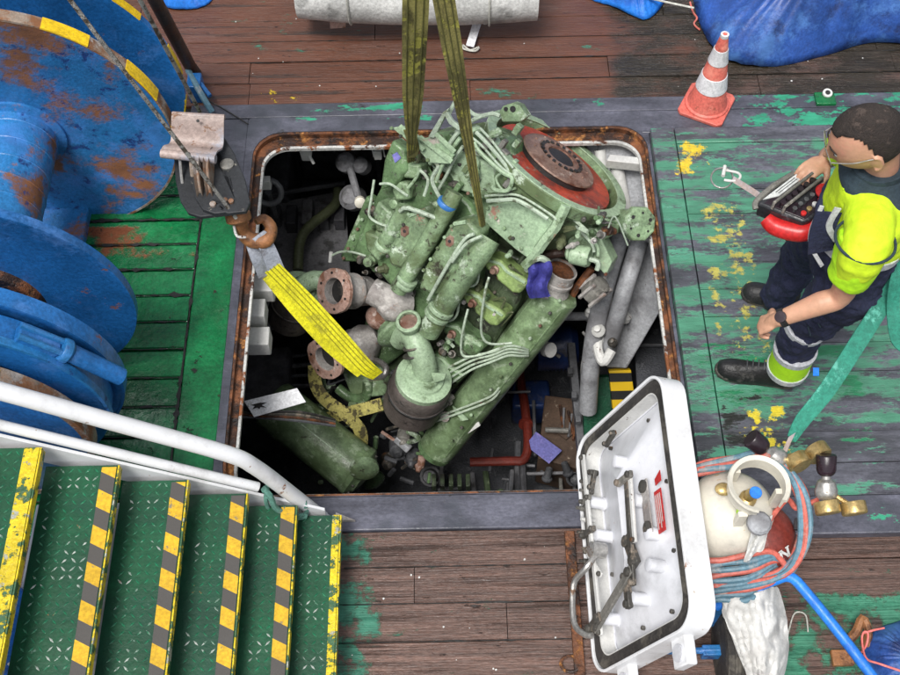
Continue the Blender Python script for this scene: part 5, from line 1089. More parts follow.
B().rings([lrr(.055, LL - .055, .055, LH - .055, R2, -.012), lrr(.060, LL - .060, .060, LH - .060, R2, -.012), lrr(.06, LL - .06, .06, LH - .06, R2, -.08), lrr(.055, LL - .055, .055, LH - .055, R2, -.08)], closed=True).build('gasket_retainer', 'rim', lid)
# pyramid-pressed inner plate
cpt = [lp(.3, .33, .012), lp(.62, .33, .012)]
q = lrr(.06, LL - .06, .06, LH - .06, R2, -.078); n_ = len(q)
b = B(); vs = q + cpt; fs = []
for i in range(n_):
    j = (i + 1) % n_; s_ = (q[i] - L0).dot(LA); s2 = (q[j] - L0).dot(LA)
    c1 = n_ if s_ < .45 else n_ + 1; c2 = n_ if s2 < .45 else n_ + 1
    if c1 == c2: fs.append((i, j, c1))
    else: fs.append((i, j, c2, c1))
b.add(vs, fs).build('pressed_panel', 'lidin', lid, smooth=False)
# cleat bosses with dark dogs
def boss(s, t, ln=.05, r_=.024, dog=0):
    o = B().lathe(lp(s, t, -.06), LN, [(r_ * 1.15, 0), (r_ * 1.1, .008), (r_, .01), (r_, ln), (r_ * .6, ln + .004), (0, ln + .004)], 20).build('boss', 'lidin', lid)
    return o
for s, t, l_ in ((.24, .36, .09), (.70, .5, .08), (.44, .46, .08), (.58, .5, .07), (.46, .15, .08), (.78, .13, .07), (.78, .37, .08), (.3, .1, .07)): boss(s, t, l_)
def bar(name, s0, t0, s1, t1, w_, th_, n, m='greyarm', par=None):
    a, b_ = lp(s0, t0, n), lp(s1, t1, n); d = (b_ - a).normalized(); sd_ = d.cross(LN)
    o = B().box((a + b_) / 2, (b_ - a) / 2 + d * w_ * .5, sd_ * w_ / 2, LN * th_ / 2).build(name, m, par or lid, .003)
    for p in (a, b_): B().lathe(p + LN * th_ / 2, LN, [(w_ * .5, 0), (w_ * .5, .008), (w_ * .3, .012), (0, .012)], 10).build('pivot_bolt', 'dsteel', o)
    return o
bar('locking_bar', .12, .12, .84, .14, .022, .012, .03, 'rim')
bar('locking_bar', .36, .45, .74, .42, .026, .014, .04, 'dsteel')
bar('locking_bar', .36, .485, .60, .47, .02, .012, .045, 'rim')
bar('link_arm', .70, .41, .82, .14, .036, .014, .045, 'greyarm')
bar('locking_bar', .2, .07, .5, .075, .016, .01, .01, 'greyarm'); bar('link_arm', .5, .07, .62, .16, .02, .01, .02, 'rim'); bar('dog', .44, .08, .44, .16, .022, .014, .035, 'dsteel'); bar('dog', .3, .09, .3, .14, .02, .014, .03, 'greyarm')
bar('dog', .82, .10, .80, .17, .04, .02, .05, 'dsteel'); bar('dog', .70, .36, .80, .36, .03, .02, .03, 'dsteel'); bar('dog', .58, .40, .66, .43, .045, .02, .03, 'dsteel')
bar('dog', .36, .42, .36, .5, .026, .016, .055, 'greyarm'); bar('dog', .22, .2, .27, .17, .022, .016, .03, 'dsteel'); bar('dog', .14, .3, .12, .36, .02, .016, .02, 'dsteel')
bar('bracket_plate', .4, .5, .56, .5, .05, .006, .0, 'lag')
for s, t in ((.3, .03), (.36, .06), (.4, .02), (.48, .05), (.52, .02), (.18, .12), (.24, .07)):
    B().lathe(lp(s, t, .0), LN, [(.012, -.03), (.012, .01), (.007, .014), (.007, .03), (0, .03)], 8).build('stud', random.choice(['dsteel', 'rim', 'greyarm']), lid)
B().tube([lp(.55, .17, .04), lp(.60, .15, .075), lp(.64, .07, .09), lp(.78, .05, .09), lp(.84, .10, .075), lp(.85, .13, .06)], .012, 10, 5).build('lever_handle', 'steel', lid)
B().lathe(lp(.53, .17, -.0), LN, [(.03, 0), (.03, .06), (.018, .065), (0, .065)], 14).build('lever_hub', 'steel', lid)
lb = B().prism([lp(.44, .545, -.012), lp(.44, .592, -.012), lp(.60, .592, -.012), lp(.60, .545, -.012)], LN * .003).build('red_label', 'redlabel', lid)
B().prism([lp(.395, .56, -.012), lp(.375, .6, -.012), lp(.415, .6, -.012), lp(.42, .56, -.012)], LN * .003).build('red_label', 'redlabel', lid)
for k in range(4): B().prism([lp(.455, .55 + k * .010, -.0088), lp(.455, .554 + k * .010, -.0088), lp(.585 - .02 * (k % 2), .554 + k * .010, -.0088), lp(.585 - .02 * (k % 2), .55 + k * .010, -.0088)], LN * .0006).build('print_line', 'rim', lb)
B().tube([p + LN * .004 for p in q], .004, 6, 1, True, .3).build('weld_bead', 'lidin', lid)
for s_, t__ in ((.1, .2), (.33, .16), (.6, .12), (.86, .3), (.86, .5), (.12, .5), (.4, .57), (.66, .56)):
    bb = B(); bolt(bb, lp(s_, t__, -.06), LN, .009, .01); bb.build('stud', 'dsteel', lid, smooth=False)
for t_ in (.17, .55):
    B().box(lp(LL + .045, t_, -.05), LA * .05, LT * .045, LN * .02).build('hinge_lug', 'white', lid, .006)
    B().lathe(lp(LL + .05, t_, -.03), LN, [(.03, 0), (.03, .008), (0, .008)], 20).build('hinge_pin', 'lidin', lid)
# rusty channel beside the lid foot
t = thing('rusty_edge_channel', 'rusty brown channel and ring at the foot of the white lid', 'channel', P(578, 610, 0))
B().box((.465, 1.32, .012), .02, .36, .012).build('channel', 'rust', t, .003)
B().tube([P(570, 664, .02) + V((.035 * math.cos(k * .524), .03 * math.sin(k * .524), .0)) for k in range(12)], .006, 7, 2, True).build('deck_ring', 'rust', t)
# ================================================================== GAS BOTTLES, HOSES, TROLLEY
def bottle_c(u, v, z): return P(u, v, z)
PB = P(733, 508, .55); PB = V((PB.x, PB.y, 0))
t = thing('cream_gas_bottle', 'cream painted gas bottle with a collar ring behind the white lid', 'gas bottle', PB)
B().lathe(PB, (0, 0, 1), [(0, .03), (.13, .03), (.165, .07), (.168, .12), (.168, .46), (.155, .53), (.12, .585), (.07, .615), (.0, .62)], 40).build('shell', 'cyl', t)
for z in (.30,): B().lathe(PB, (0, 0, 1), [(.168, z - .01), (.171, z), (.168, z + .01)], 40).build('weld_seam', 'cyl', t)
rs = []
for i in range(33):
    a = rad(-40 + 300 * i / 32); d = V((math.cos(a), math.sin(a), 0)); c = PB + V((.05, .005, 0)); rs.append([c + d * .09 + V((0, 0, .685)), c + d * .098 + V((0, 0, .685)), c + d * .10 + V((0, 0, .735)), c + d * .108 + V((0, 0, .747)), c + d * .104 + V((0, 0, .757)), c + d * .09 + V((0, 0, .747))])
B().rings(rs).build('collar', 'cyl', t)
for a in (0, 120, 240): B().box(PB + V((.04 + math.cos(rad(a)) * .094, math.sin(rad(a)) * .094, .63)), .016, .010, .065).build('collar_leg', 'cyl', t, .002)
VB = PB + V((.035, .0, 0))
v_ = B().lathe(VB, (0, 0, 1), [(.03, .56), (.03, .64), (.018, .645), (.018, .68), (0, .68)], 14).build('valve', 'brass', t)
B().lathe(VB + V((.01, -.01, 0)), (0, -.15, 1), [(0, .67), (.036, .67), (.042, .68), (.042, .70), (.034, .71), (0, .712)], 12).build('valve_wheel', 'lgrey', v_)
B().lathe(VB + V((.008, -.012, .713)), (0, -.15, 1), [(0, 0), (.022, 0), (.02, .003), (0, .003)], 18).build('blue_cap', 'tarpb', v_)
B().lathe(VB + V((-.03, -.05, .63)), (0, 0, 1), [(0, 0), (.018, 0), (.018, .02), (0, .022)], 16).build('green_cap', 'neong', v_)
B().ell(PB + V((-.05, .03, .65)), (.03, 0, 0), (0, .025, 0), (0, 0, .015), 14, 8).build('brass_lump', 'brass', v_)
o = B().grid(lambda a, b: P(752 + a * 20 - b * 8, 528 + b * 34 - a * 14 + 2 * math.sin(a * 9), .60 - .03 * b + .012 * math.sin(a * 8 + b * 6)), 12, 12, .003).build('paper_sheet', 'sack', None, label='crumpled white paper tucked between cream and maroon bottles', cat='paper')
NB = P(772, 512, .66); NB = V((NB.x, NB.y, 0))
NB = P(763, 530, .5); NB = V((NB.x, NB.y, 0))
t = thing('maroon_gas_bottle', 'maroon gas bottle lettered N beside the cream bottle', 'gas bottle', NB)
B().lathe(NB, (0, 0, 1), [(0, .03), (.12, .03), (.135, .05), (.135, .42), (.125, .47), (.1, .515), (.06, .54), (0, .55)], 36).build('shell', 'maroon', t)
# letter N, on the shoulder facing the camera
nd = V((.5, -.8, 0)).normalized(); tv = V((-nd.y, nd.x, 0)); nu = V((nd.x * -.35, nd.y * -.35, .94)).normalized()
cN = NB + V((.035, -.062, .548)); uv = V((0, .55, .25)).normalized(); rv = V((1, 0, 0)); nN = rv.cross(uv).normalized()
cN = NB + nd * .105 + V((0, 0, .508)); rv = tv * -1 if tv.x < 0 else tv; nN = (nd * .8 + V((0, 0, .6))).normalized(); uv = nN.cross(rv).normalized()
def npt(x, y): return cN + rv * x + uv * y + nN * .006
for poly in ([(-.02, -.02), (-.011, -.02), (-.011, .02), (-.02, .02)], [(.011, -.02), (.02, -.02), (.02, .02), (.011, .02)], [(-.02, .02), (-.009, .02), (.02, -.02), (.009, -.02)]):
    B().prism([npt(x, y) for x, y in poly], nN * .002).build('letter_stroke', 'rim', t)
for x0, y0 in ((-.0155, -.02), (-.0155, .02), (.0155, .02), (.0155, -.02)): B().prism([npt(x0 - .008, y0 - .002), npt(x0 + .008, y0 - .002), npt(x0 + .008, y0 + .002), npt(x0 - .008, y0 + .002)], nN * .002).build('letter_serif', 'rim', t)
def regulator(c, ax, label, kn):
    t = thing('gas_regulator', label, 'regulator', c, 'brass gas regulators')
    ax3, e1, e2 = basis(ax)
    B().lathe(c, ax, [(.03, -.03), (.038, -.02), (.04, .0), (.03, .03), (.016, .04), (.016, .055), (.0, .055)], 22).build('body', 'steel', t)
    k = B().lathe(c, ax, [(.014, .05), (.022, .052), (.03, .06), (.034, .07), (.036, .12), (.033, .125), (0, .125)], 12).build('adjusting_knob', 'knob', t, .002)
    for s_, of in kn:
        g = c + s_; B().lathe(g, of, [(0, -.02), (.042, -.02), (.044, -.016), (.044, .02), (.04, .024), (.0, .024)], 28).build('gauge', 'brass', t)
        B().tube([c, g], .01, 8).build('gauge_stem', 'brass', t)
    return t
RG2 = P(826, 490, .66); RG1 = P(776, 458, .68)
regulator(RG2, V((.0, .75, .55)), 'gas regulator with plum black knob and two brass gauges standing free at the right', ((V((-.005, -.06, -.01)), V((.1, -.95, -.25))), (V((.09, -.06, -.02)), V((.1, -.95, -.25)))))
regulator(RG1, V((-.8, .45, .5)), 'gas regulator with black knob and two brass gauges next to the collar ring', ((V((.07, -.02, .01)), V((.35, -.9, .1))), (V((.15, .02, .0)), V((.35, -.9, .1)))))
B().tube([RG2 + V((-.03, -.03, -.02)), P(806, 505, .6), P(796, 508, .58), P(786, 500, .56), NB + V((0, 0, .55))], .01, 8, 5).build('copper_tail_pipe', 'hoser', None, label='short copper coloured pipe from the free regulator to the maroon bottle', cat='pipe')
# hoses
t = thing('hose_coil', 'coiled red and blue-grey gas hoses wound round the two bottles', 'hoses', V((PB.x, PB.y, .3)))
base = [(688, 470, .60), (708, 465, .62), (735, 461, .66), (765, 456, .70), (788, 470, .68), (803, 494, .64), (806, 525, .58), (800, 553, .53), (784, 575, .49), (755, 585, .47), (722, 588, .46), (694, 590, .45)]
for i in range(8):
    sc = 1.03 - i * .014; ph = i * 1.7
    pts = [P(745 + (u - 745) * sc + 2.2 * math.sin(k * 1.3 + ph), 522 + (v - 522) * sc + 2.2 * math.cos(k * 1.1 + ph), z - .012 * (i % 3)) for k, (u, v, z) in enumerate(base)]
    B().tube(pts, .0115, 9, 5).build('hose_loop', 'hoseb' if i % 2 == 0 else 'hoser', t)
for i in range(9):
    y0 = 560 + i * 5; m = 'hoser' if i % 3 == 0 else 'hoseb'; z_ = .5 - i * .012
    B().tube([P(700, y0 + 5 * (i % 2), z_), P(722, y0 - 1 + random.uniform(-3, 3), z_ + .02), P(750, y0 - 4 + random.uniform(-3, 3), z_ + .03), P(772, y0 - 8 - i * 2, z_ + .02), P(786, 566 - i * 1.5, z_ - .02)], .011, 8, 5).build('hose_run', m, t)
B().lathe(P(802, 525, .5), V((.2, 1, .3)), [(.028, -.02), (.03, 0), (.028, .02)], 14).build('hose_tape', 'dgrey', t)
TR = P(730, 620, .1)
t = thing('bottle_trolley', 'blue tubular bottle trolley with rubber tyre behind the white lid', 'trolley', (PB.x, PB.y - .3, 0))
B().tube([P(716, 606, .34), P(745, 592, .42), P(772, 581, .46), P(790, 577, .47), P(806, 592, .46), P(840, 634, .44), P(880, 686, .40), P(905, 716, .36)], .019, 12, 4).build('handle_tube', 'tarpb', t)
B().box(P(714, 612, .22), .024, .014, .14).build('upright', 'blue', t, .004)
B().box(P(712, 652, .12), .04, .02, .03).build('axle_bracket', 'blue', t, .004)
wc = P(728, 650, .14); wx = V((1, .0, .0))
w_ = B().lathe(wc, wx, [(.07, -.03), (.135, -.03), (.15, -.015), (.152, 0), (.15, .015), (.135, .03), (.07, .03)], 40).build('wheel', 'rubber', t)
B().lathe(wc, wx, [(0, -.02), (.075, -.02), (.075, .02), (0, .02)], 24).build('wheel_rim', 'blue', w_)
for k in (-.012, 0, .012): B().lathe(wc, wx, [(.148, k - .002), (.154, k), (.148, k + .002)], 40).build('tyre_groove', 'rubber', w_)
B().tube([wc, wc + V((-.3, 0, 0))], .012, 8).build('axle', 'blue', t)
def sackf(a, b):
    u = (722 + 30 * b ** 1.3) * (1 - a) + (776 + 11 * math.sin(b * 2.6)) * a; v = 602 - a * 16 + b * (84 + 6 * a); z = .40 - .16 * b + .05 * math.sin(a * 3.14) + .012 - .05 * abs(noise.noise(V((a * 3 + b * 2, b * 4 - a, 2)))) - .03 * abs(noise.noise(V((a * 8, b * 5 + a * 3, 5)))) + .006 * math.sin(a * 12 + b * 3)
    if a > .8: z -= (a - .8) * .3
    return P(u, v, z)
B().grid(sackf, 44, 54, .008).build('white_sack', 'sack', None, label='wrinkled white woven sack hanging from the blue trolley below the hoses', cat='sack', angle=80)
B().tube([P(787, 638, .02), P(793, 616, .02), P(799, 612, .02), P(806, 616, .02), P(808, 632, .02)], .003, 6, 5).build('white_string', 'rope', None, label='thin white string lying on the planks right of the sack', cat='string')
# blue cloth heap and rust bracket bottom right
tarp('blue_cloth_heap', 'tarp', {'c': (905, 668), 'edge': [(862, 652), (870, 634), (890, 624), (930, 618), (960, 660), (940, 730), (890, 730), (868, 690)]}, .14, 'dark blue cloth heap with pink twine at the bottom right corner', 'cloth heap', 12, .05)
t = thing('rusted_deck_cleat', 'orange rusted bent bracket beside the blue cloth heap', 'bracket', P(862, 640, 0))
B().tube([P(846, 642, .02), P(856, 632, .05), P(862, 618, .06), P(868, 630, .05), P(866, 646, .02)], [.02, .018, .016, .016, .02], 7, 3).build('bent_bar', 'orust', t)
B().box(P(842, 658, .015), .04, .03, .012).build('foot', 'orust', t, .004)
t = thing('pink_twine', 'pink twine looped over the blue cloth heap', 'twine', P(870, 650, .05))
B().tube([P(858, 656, .04), P(866, 646, .12), P(868, 634, .13), P(864, 632, .13), P(862, 640, .12), P(866, 658, .14), P(880, 664, .17), P(910, 674, .18)], .004, 6, 5).build('twine_strand', 'pink', t)
B().tube([P(864, 633, .12), P(874, 630, .12), P(884, 628, .1)], .004, 6, 4).build('twine_strand', 'pink', t)
# odd flecks on the deck: chips of pale paint
fb = B(); rnd = random.Random(9)
for i in range(34):
    u, v = rnd.uniform(200, 900), rnd.choice([rnd.uniform(10, 100), rnd.uniform(540, 670)])
    if u > 560 and v > 500: u = rnd.uniform(340, 560)
    p = P(u, v, .003); s_ = rnd.uniform(.002, .006); n = 5; a0 = rnd.random() * 6
    fb.prism([p + V((s_ * math.cos(a0 + k * 1.256) * rnd.uniform(.6, 1.2), s_ * math.sin(a0 + k * 1.256) * rnd.uniform(.6, 1.2), 0)) for k in range(n)], (0, 0, .002))
fb.build('paint_flecks', 'rim', None, smooth=False, kind='stuff', label='scattered pale paint flecks on the wooden planks', cat='debris')
# ================================================================== THE MAN AND HIS REMOTE
PC = V((1.45, 2.36, 0))
man = thing('person', 'man in fluorescent yellow vest and navy trousers holding a crane remote beside the hatch', 'person', V((1.42, 2.45, .05)))
HC = P(867, 139, 1.58)
hf = V((-.86, .04, -.42)).normalized(); hl_ = V((-.03, -1, -.04)); hu = hl_.cross(hf).normalized()
if hu.z < 0: hu = -hu
hl_ = hu.cross(hf).normalized()
if hl_.y > 0: hl_ = -hl_
LSH, LEL, LWR = P(866, 243, 1.35), P(840, 296, 1.07), P(777, 320, .94)
RSH, REL, RWR = V((1.44, 2.56, 1.35)), V((1.42, 2.70, 1.10)), P(826, 160, 1.14)
LHP, RHP = V((1.47, 2.26, .93)), V((1.48, 2.47, .93))
LKN, RKN = P(806, 325, .5), P(806, 250, .5)
LAN, RAN = P(786, 371, .13), P(776, 297, .13)
NK0, NK1 = V((1.42, 2.36, 1.38)), HC + hu * -.05 - hf * .035
body = B()
def g2(x, a, s): return math.exp(-((x - a) / s) ** 2)
def headfn(d):
    # d.x forward, d.y left, d.z up ; returns radial factor
    k = 1.0
    k -= .13 * sstep(.1, -.9, d.z) * (abs(d.y) > .0) * min(1, abs(d.y) * 1.5)           # jaw narrows
    k += .07 * g2(d.z, -.62, .22) * g2(d.y, 0, .33) * (d.x > .2)                          # chin
    if d.x > .3:
        k += .26 * g2(d.y, 0, .12) * g2(d.z, -.17, .14) + .10 * g2(d.y, 0, .1) * g2(d.z, .02, .16)   # nose and bridge
        k += .03 * g2(abs(d.y), .22, .16) * g2(d.z, .22, .07)                             # brow
        k -= .055 * g2(abs(d.y), .32, .12) * g2(d.z, .06, .10)                            # eye sockets
        k += .035 * g2(d.y, 0, .2) * g2(d.z, -.40, .05) + .035 * g2(d.y, 0, .18) * g2(d.z, -.49, .045)  # lips
        k -= .03 * g2(d.y, 0, .2) * g2(d.z, -.445, .02)
        k += .02 * g2(abs(d.y), .5, .15) * g2(d.z, -.1, .15)
    k += .04 * g2(d.x, -.8, .4) * g2(d.z, .2, .5)
    return k
body.ell(HC, hf * .114, hl_ * .087, hu * .132, 72, 50, headfn)
# ears
for s_ in (1, -1):
    ec = HC - hf * .012 + hl_ * (.086 * s_) - hu * .014
    body.ell(ec, hf * .020 - hu * .004 + hl_ * (-.006 * s_), hl_ * .011, hu * .036, 16, 10); body.tube([ec + hl_ * (.008 * s_) + (hf * math.cos(k * .7 + 1.2) * .018 + hu * math.sin(k * .7 + 1.2) * .032) for k in range(7)], .006, 8, 3)
body.tube([NK0 - V((0, 0, .05)), NK0 + V((0, 0, .03)), NK1, NK1 + hu * .04], [.075, .062, .058, .055], 20)
body.tube([V((1.47, 2.36, .95)), V((1.46, 2.36, 1.1)), V((1.43, 2.36, 1.28)), NK0], [.11, .1, .12, .05], 18)
body.tube([V((1.43, 2.36, 1.36)), LSH, LSH.lerp(LEL, .5), LEL, LEL.lerp(LWR, .3), LEL.lerp(LWR, .7), LWR], [.055, .052, .047, .040, .042, .033, .027], 18, 4)
body.tube([V((1.43, 2.36, 1.36)), RSH, REL, REL.lerp(RWR, .5), RWR], [.055, .052, .042, .038, .028], 16, 4)
for a, k, c in ((LHP, LKN, LAN), (RHP, RKN, RAN)): body.tube([a, k, c, c - V((0, 0, .06))], [.075, .055, .04, .035], 14, 4)
def hand(b, w, d, side, nrm_, curl, sc=1.0, thumb=1, spread=.012):
    """w wrist, d pointing to the fingers, side = towards the index finger, nrm_ = back of hand"""
    d = d.normalized(); side = (side - d * side.dot(d)).normalized(); n = d.cross(side); n = n if n.dot(nrm_) > 0 else -n
    b.ell(w + d * .045 * sc, d * .052 * sc, side * .040 * sc, n * .0165 * sc, 18, 12)
    b.tube([w - d * .02, w + d * .015, w + d * .04], [.027, .025, .02], 12)
    for i, (ln, off) in enumerate(((.072, .030), (.080, .010), (.074, -.011), (.060, -.030))):
        base = w + d * (.080 - .004 * abs(i - 1)) * sc + side * off * sc
        a = 0; p = base; pts = [w + d * .05 * sc + side * off * .9 * sc, base]; sp = side * (off * .25)
        for j, fr in enumerate((.45, .32, .23)):
            a += curl[min(i, len(curl) - 1)] * (.8, 1.1, .7)[j]; dd = (d * math.cos(a) - n * math.sin(a) + sp).normalized(); p = p + dd * ln * fr * sc; pts.append(p)
        b.tube(pts, [.0105, .0100, .0092, .0082, .0068], 10)
    tb = w + d * .022 * sc + side * .028 * sc
    t1_ = tb + (side * .75 + d * .6 - n * .35 * thumb).normalized() * .036 * sc; t2_ = t1_ + (side * .25 + d * .85 - n * .5 * thumb).normalized() * .030 * sc; t3_ = t2_ + (side * -.05 + d * .85 - n * .5 * thumb).normalized() * .024 * sc
    b.tube([w + d * .01, tb, t1_, t2_, t3_], [.014, .015, .0118, .0105, .008], 10)
hand(body, LWR, P(762, 325, .88) - LWR, V((0, .8, -.2)), V((-.3, -.6, .7)), [.75, .85, .9, .95])
hand(body, RWR, P(806, 172, 1.14) - RWR, V((-.3, -.9, 0)), V((-.3, 0, 1)), [.45, .5, .5, .55])
body.build('body', 'skin', man, remesh=.0042)
# hair shell: short crop with hairline
hb_ = B(); vs = []; NU, NV = 64, 40
def hairline(d):   # True where hair grows
    if d.x > .15: return d.z > .60 + .12 * g2(abs(d.y), .55, .2) - .0 * d.x
    if d.x > -.12: return d.z > .12 + (d.x + .12) * 1.9
    return d.z > -.38 - .0 * d.x
rs = {}
fs = []
for i in range(NV + 1):
    th = math.pi * i / NV * .74
    for j in range(NU):
        ph = 2 * math.pi * j / NU; d = V((math.sin(th) * math.cos(ph), math.sin(th) * math.sin(ph), math.cos(th)))
        e = 0.0
        k = headfn(d) * (1.045 + .012 * noise.noise(d * 9)) + .0
        rs[i, j] = (HC + (hf * .114 * d.x + hl_ * .087 * d.y + hu * .132 * d.z) * k, hairline(d + V((0, 0, .02 * noise.noise(d * 14)))))
idx = {}; 
for k_, (p, ok) in rs.items(): idx[k_] = len(vs); vs.append(p)
for i in range(NV):
    for j in range(NU):
        q = [(i, j), (i, (j + 1) % NU), (i + 1, (j + 1) % NU), (i + 1, j)]
        if all(rs[x][1] for x in q): fs.append(tuple(idx[x] for x in q))
hb_.v = vs; hb_.f = fs
ho = hb_.build('hair', 'hair', man, angle=80); so_ = ho.modifiers.new('Thick', 'SOLIDIFY'); so_.thickness = .007; so_.offset = -1
bm = bmesh.new(); bm.from_mesh(ho.data); bmesh.ops.delete(bm, geom=[v for v in bm.verts if not v.link_faces], context='VERTS'); bm.to_mesh(ho.data); bm.free()
# eyes, brows, beard shadow
def hp(x, y, z, k=1.0): return HC + hf * x * 1.13 + hl_ * y * 1.1 + hu * z * 1.1
for s_ in (1, -1):
    e = B().ell(hp(.082, .030 * s_, .010), hf * .011, hl_ * .013, hu * .010, 14, 10).build('eye', 'rim', man)
    B().ell(hp(.0915, .030 * s_, .008), hf * .003, hl_ * .005, hu * .005, 10, 8).build('iris', 'black', e)
    B().tube([hp(.097, .012 * s_, .030), hp(.095, .030 * s_, .036), hp(.084, .050 * s_, .030)], [.0026, .003, .002], 7, 4).build('eyebrow', 'hair', man)
# glasses
gl = B()
for s_ in (1, -1):
    pts = [hp(.108 - .25 * (abs(y) - .032) ** 1 * .4, y * s_, z) for y, z in ((.012, .020), (.034, .024), (.056, .018), (.058, .0), (.046, -.018), (.022, -.018), (.012, -.004))]
    gl.tube(pts, .0016, 6, 3, True)
    gl.tube([hp(.103, .058 * s_, .012), hp(.05, .078 * s_, .010), hp(-.005, .084 * s_, .012), hp(-.022, .083 * s_, -.006)], .0022, 6, 4)
gl.tube([hp(.109, .012, .010), hp(.113, 0, .013), hp(.109, -.012, .010)], .0018, 6, 3)
go = gl.build('glasses', 'steel', man)
for s_ in (1, -1):
    pts = [hp(.108 - .1 * (abs(y) - .032), y * s_, z) for y, z in ((.012, .020), (.034, .024), (.056, .018), (.058, .0), (.046, -.018), (.022, -.018), (.012, -.004))]
    B().prism(pts, hf * .0012).build('lens', 'glass', go, smooth=False)
# ---- clothes
def wrink(b, amp, sc, seed=0):
    b.v = [p + V((noise.noise(p * sc + V((seed, 0, 0))), noise.noise(p * sc + V((0, seed + 5, 0))), noise.noise(p * sc + V((9, 0, seed))))) * amp for p in b.v]; return b
def loft(b, secs, n=28, sm=5):
    """secs: (centre, half x, half y, tilt vector) horizontal-ish ellipses"""
    cs = cr([V(s[0]) for s in secs], sm); m = len(cs); rs = []
    for i, c in enumerate(cs):
        f = i / sm; j = min(int(f), len(secs) - 2); f -= j; hx_ = secs[j][1] * (1 - f) + secs[j + 1][1] * f; hy_ = secs[j][2] * (1 - f) + secs[j + 1][2] * f
        rs.append([c + V((hx_ * math.cos(6.2832 * k / n), hy_ * math.sin(6.2832 * k / n), 0)) for k in range(n)])
    return b.rings(rs)
b = B(); loft(b, [((1.47, 2.36, .86), .14, .175), ((1.47, 2.36, .94), .15, .18), ((1.465, 2.36, 1.04), .142, .17)])
b.tube([LHP, LHP.lerp(LKN, .5), LKN, LKN.lerp(LAN, .5), LAN - V((0, 0, .02))], [.118, .105, .085, .078, .068], 22, 6)
b.tube([RHP, RHP.lerp(RKN, .5), RKN, RKN.lerp(RAN, .5), RAN - V((0, 0, .02))], [.118, .105, .085, .078, .068], 22, 6)
wrink(b, .02, 9).build('trousers', 'navy', man, remesh=.008, disp=(.03, .05))
for (k, a) in ((LKN, LAN),):
    d = (k - a).normalized()
    lo_, hi = a + d * .02, a + d * .17
    B().lathe(lo_, d, [(.070, 0), (.083, .002), (.086, .15), (.075, .152)], 26).build('shin_band', 'neong', man)
    for o_ in (-.004, .135): B().lathe(lo_ + d * o_, d, [(.07, 0), (.087, .002), (.089, .034), (.07, .036)], 26).build('reflective_stripe', 'silver', man)
d = (LKN - LHP); B().lathe(LKN - d.normalized() * .02, d, [(.08, 0), (.0905, .003), (.09, .03), (.08, .033)], 26).build('knee_stripe', 'silver', man)
# torso: navy lower shirt, yellow vest, dark collar
b = B(); loft(b, [((1.455, 2.36, 1.0), .152, .182), ((1.445, 2.36, 1.1), .15, .182), ((1.43, 2.36, 1.2), .15, .19)]); wrink(b, .012, 8, 3).build('polo_hem', 'navy', man, remesh=.008, disp=(.02, .05))
b = B(); loft(b, [((1.455, 2.36, 1.13), .155, .192), ((1.445, 2.36, 1.22), .152, .198), ((1.44, 2.36, 1.32), .142, .20), ((1.42, 2.36, 1.38), .12, .17), ((1.42, 2.36, 1.425), .085, .10)])
b.tube([V((1.42, 2.36, 1.34)), LSH, LSH.lerp(LEL, .45)], [.085, .078, .068], 20, 5)
b.tube([V((1.42, 2.36, 1.34)), RSH, RSH.lerp(REL, .45)], [.09, .082, .07], 20, 5)
wrink(b, .012, 6, 8).build('vest', 'neon', man, remesh=.007, disp=(.012, .07))
d = (LEL - LSH).normalized(); c = LSH.lerp(LEL, .12)
b = B(); b.tube([LSH + V((0, .03, 0)), LSH.lerp(LEL, .3), LSH.lerp(LEL, .62)], [.080, .082, .076], 26, 6); b = wrink(b, .012, 9, 2)
b.build('sleeve', 'neong', man, disp=(.01, .05), remesh=.006)
b = B(); b.tube([RSH, RSH.lerp(REL, .6)], [.088, .078], 22, 6); b.build('sleeve', 'neong', man)
# armhole piping
_, e1, e2 = basis(LEL - LSH); cc = LSH + V((0, .01, 0)); ad_ = (LEL - LSH).normalized()
pts = [cc + (e1 * math.cos(k * .524) + e2 * math.sin(k * .524)) * .096 for k in range(12)]
B().tube(pts, .005, 7, 3, True).build('armhole_piping', 'vnavy', man)
# hem stripes and side panels
for (z, m_, w_) in ((1.12, 'silver', .035),):
    b = B(); rs = []
    for zz, g in ((z, .0), (z, .008), (z + w_, .008), (z + w_, .0)): rs.append([V((1.454 + (.156 + g) * math.cos(6.2832 * k / 40), 2.36 + (.196 + g) * math.sin(6.2832 * k / 40), zz + .02 * math.cos(6.2832 * k / 40))) for k in range(40)])
    b.rings(rs, closed=True); wrink(b, .012, 8, 3).build('reflective_stripe', m_, man)
for nm, mm, pts, ww in (('navy_side_panel', 'navy', [(829, 212, 1.31), (822, 232, 1.23), (820, 252, 1.15)], .085), ('silver_piping', 'silver', [(822, 206, 1.33), (812, 228, 1.24), (811, 246, 1.17), (822, 266, 1.10)], .014), ('silver_piping', 'silver', [(838, 208, 1.335), (829, 226, 1.26), (836, 240, 1.2)], .022)):
    B().ribbon([P(*q) for q in pts], None, ww, .006, 6).build(nm, mm, man)
for k in range(3):   # trouser seams and pocket flap
    B().tube([LHP.lerp(LKN, .25 + .2 * k) + V((-.09 + .01 * k, -.07, 0)), LHP.lerp(LKN, .33 + .2 * k) + V((-.05, -.10, 0))], .003, 6).build('stitched_seam', 'vnavy', man)
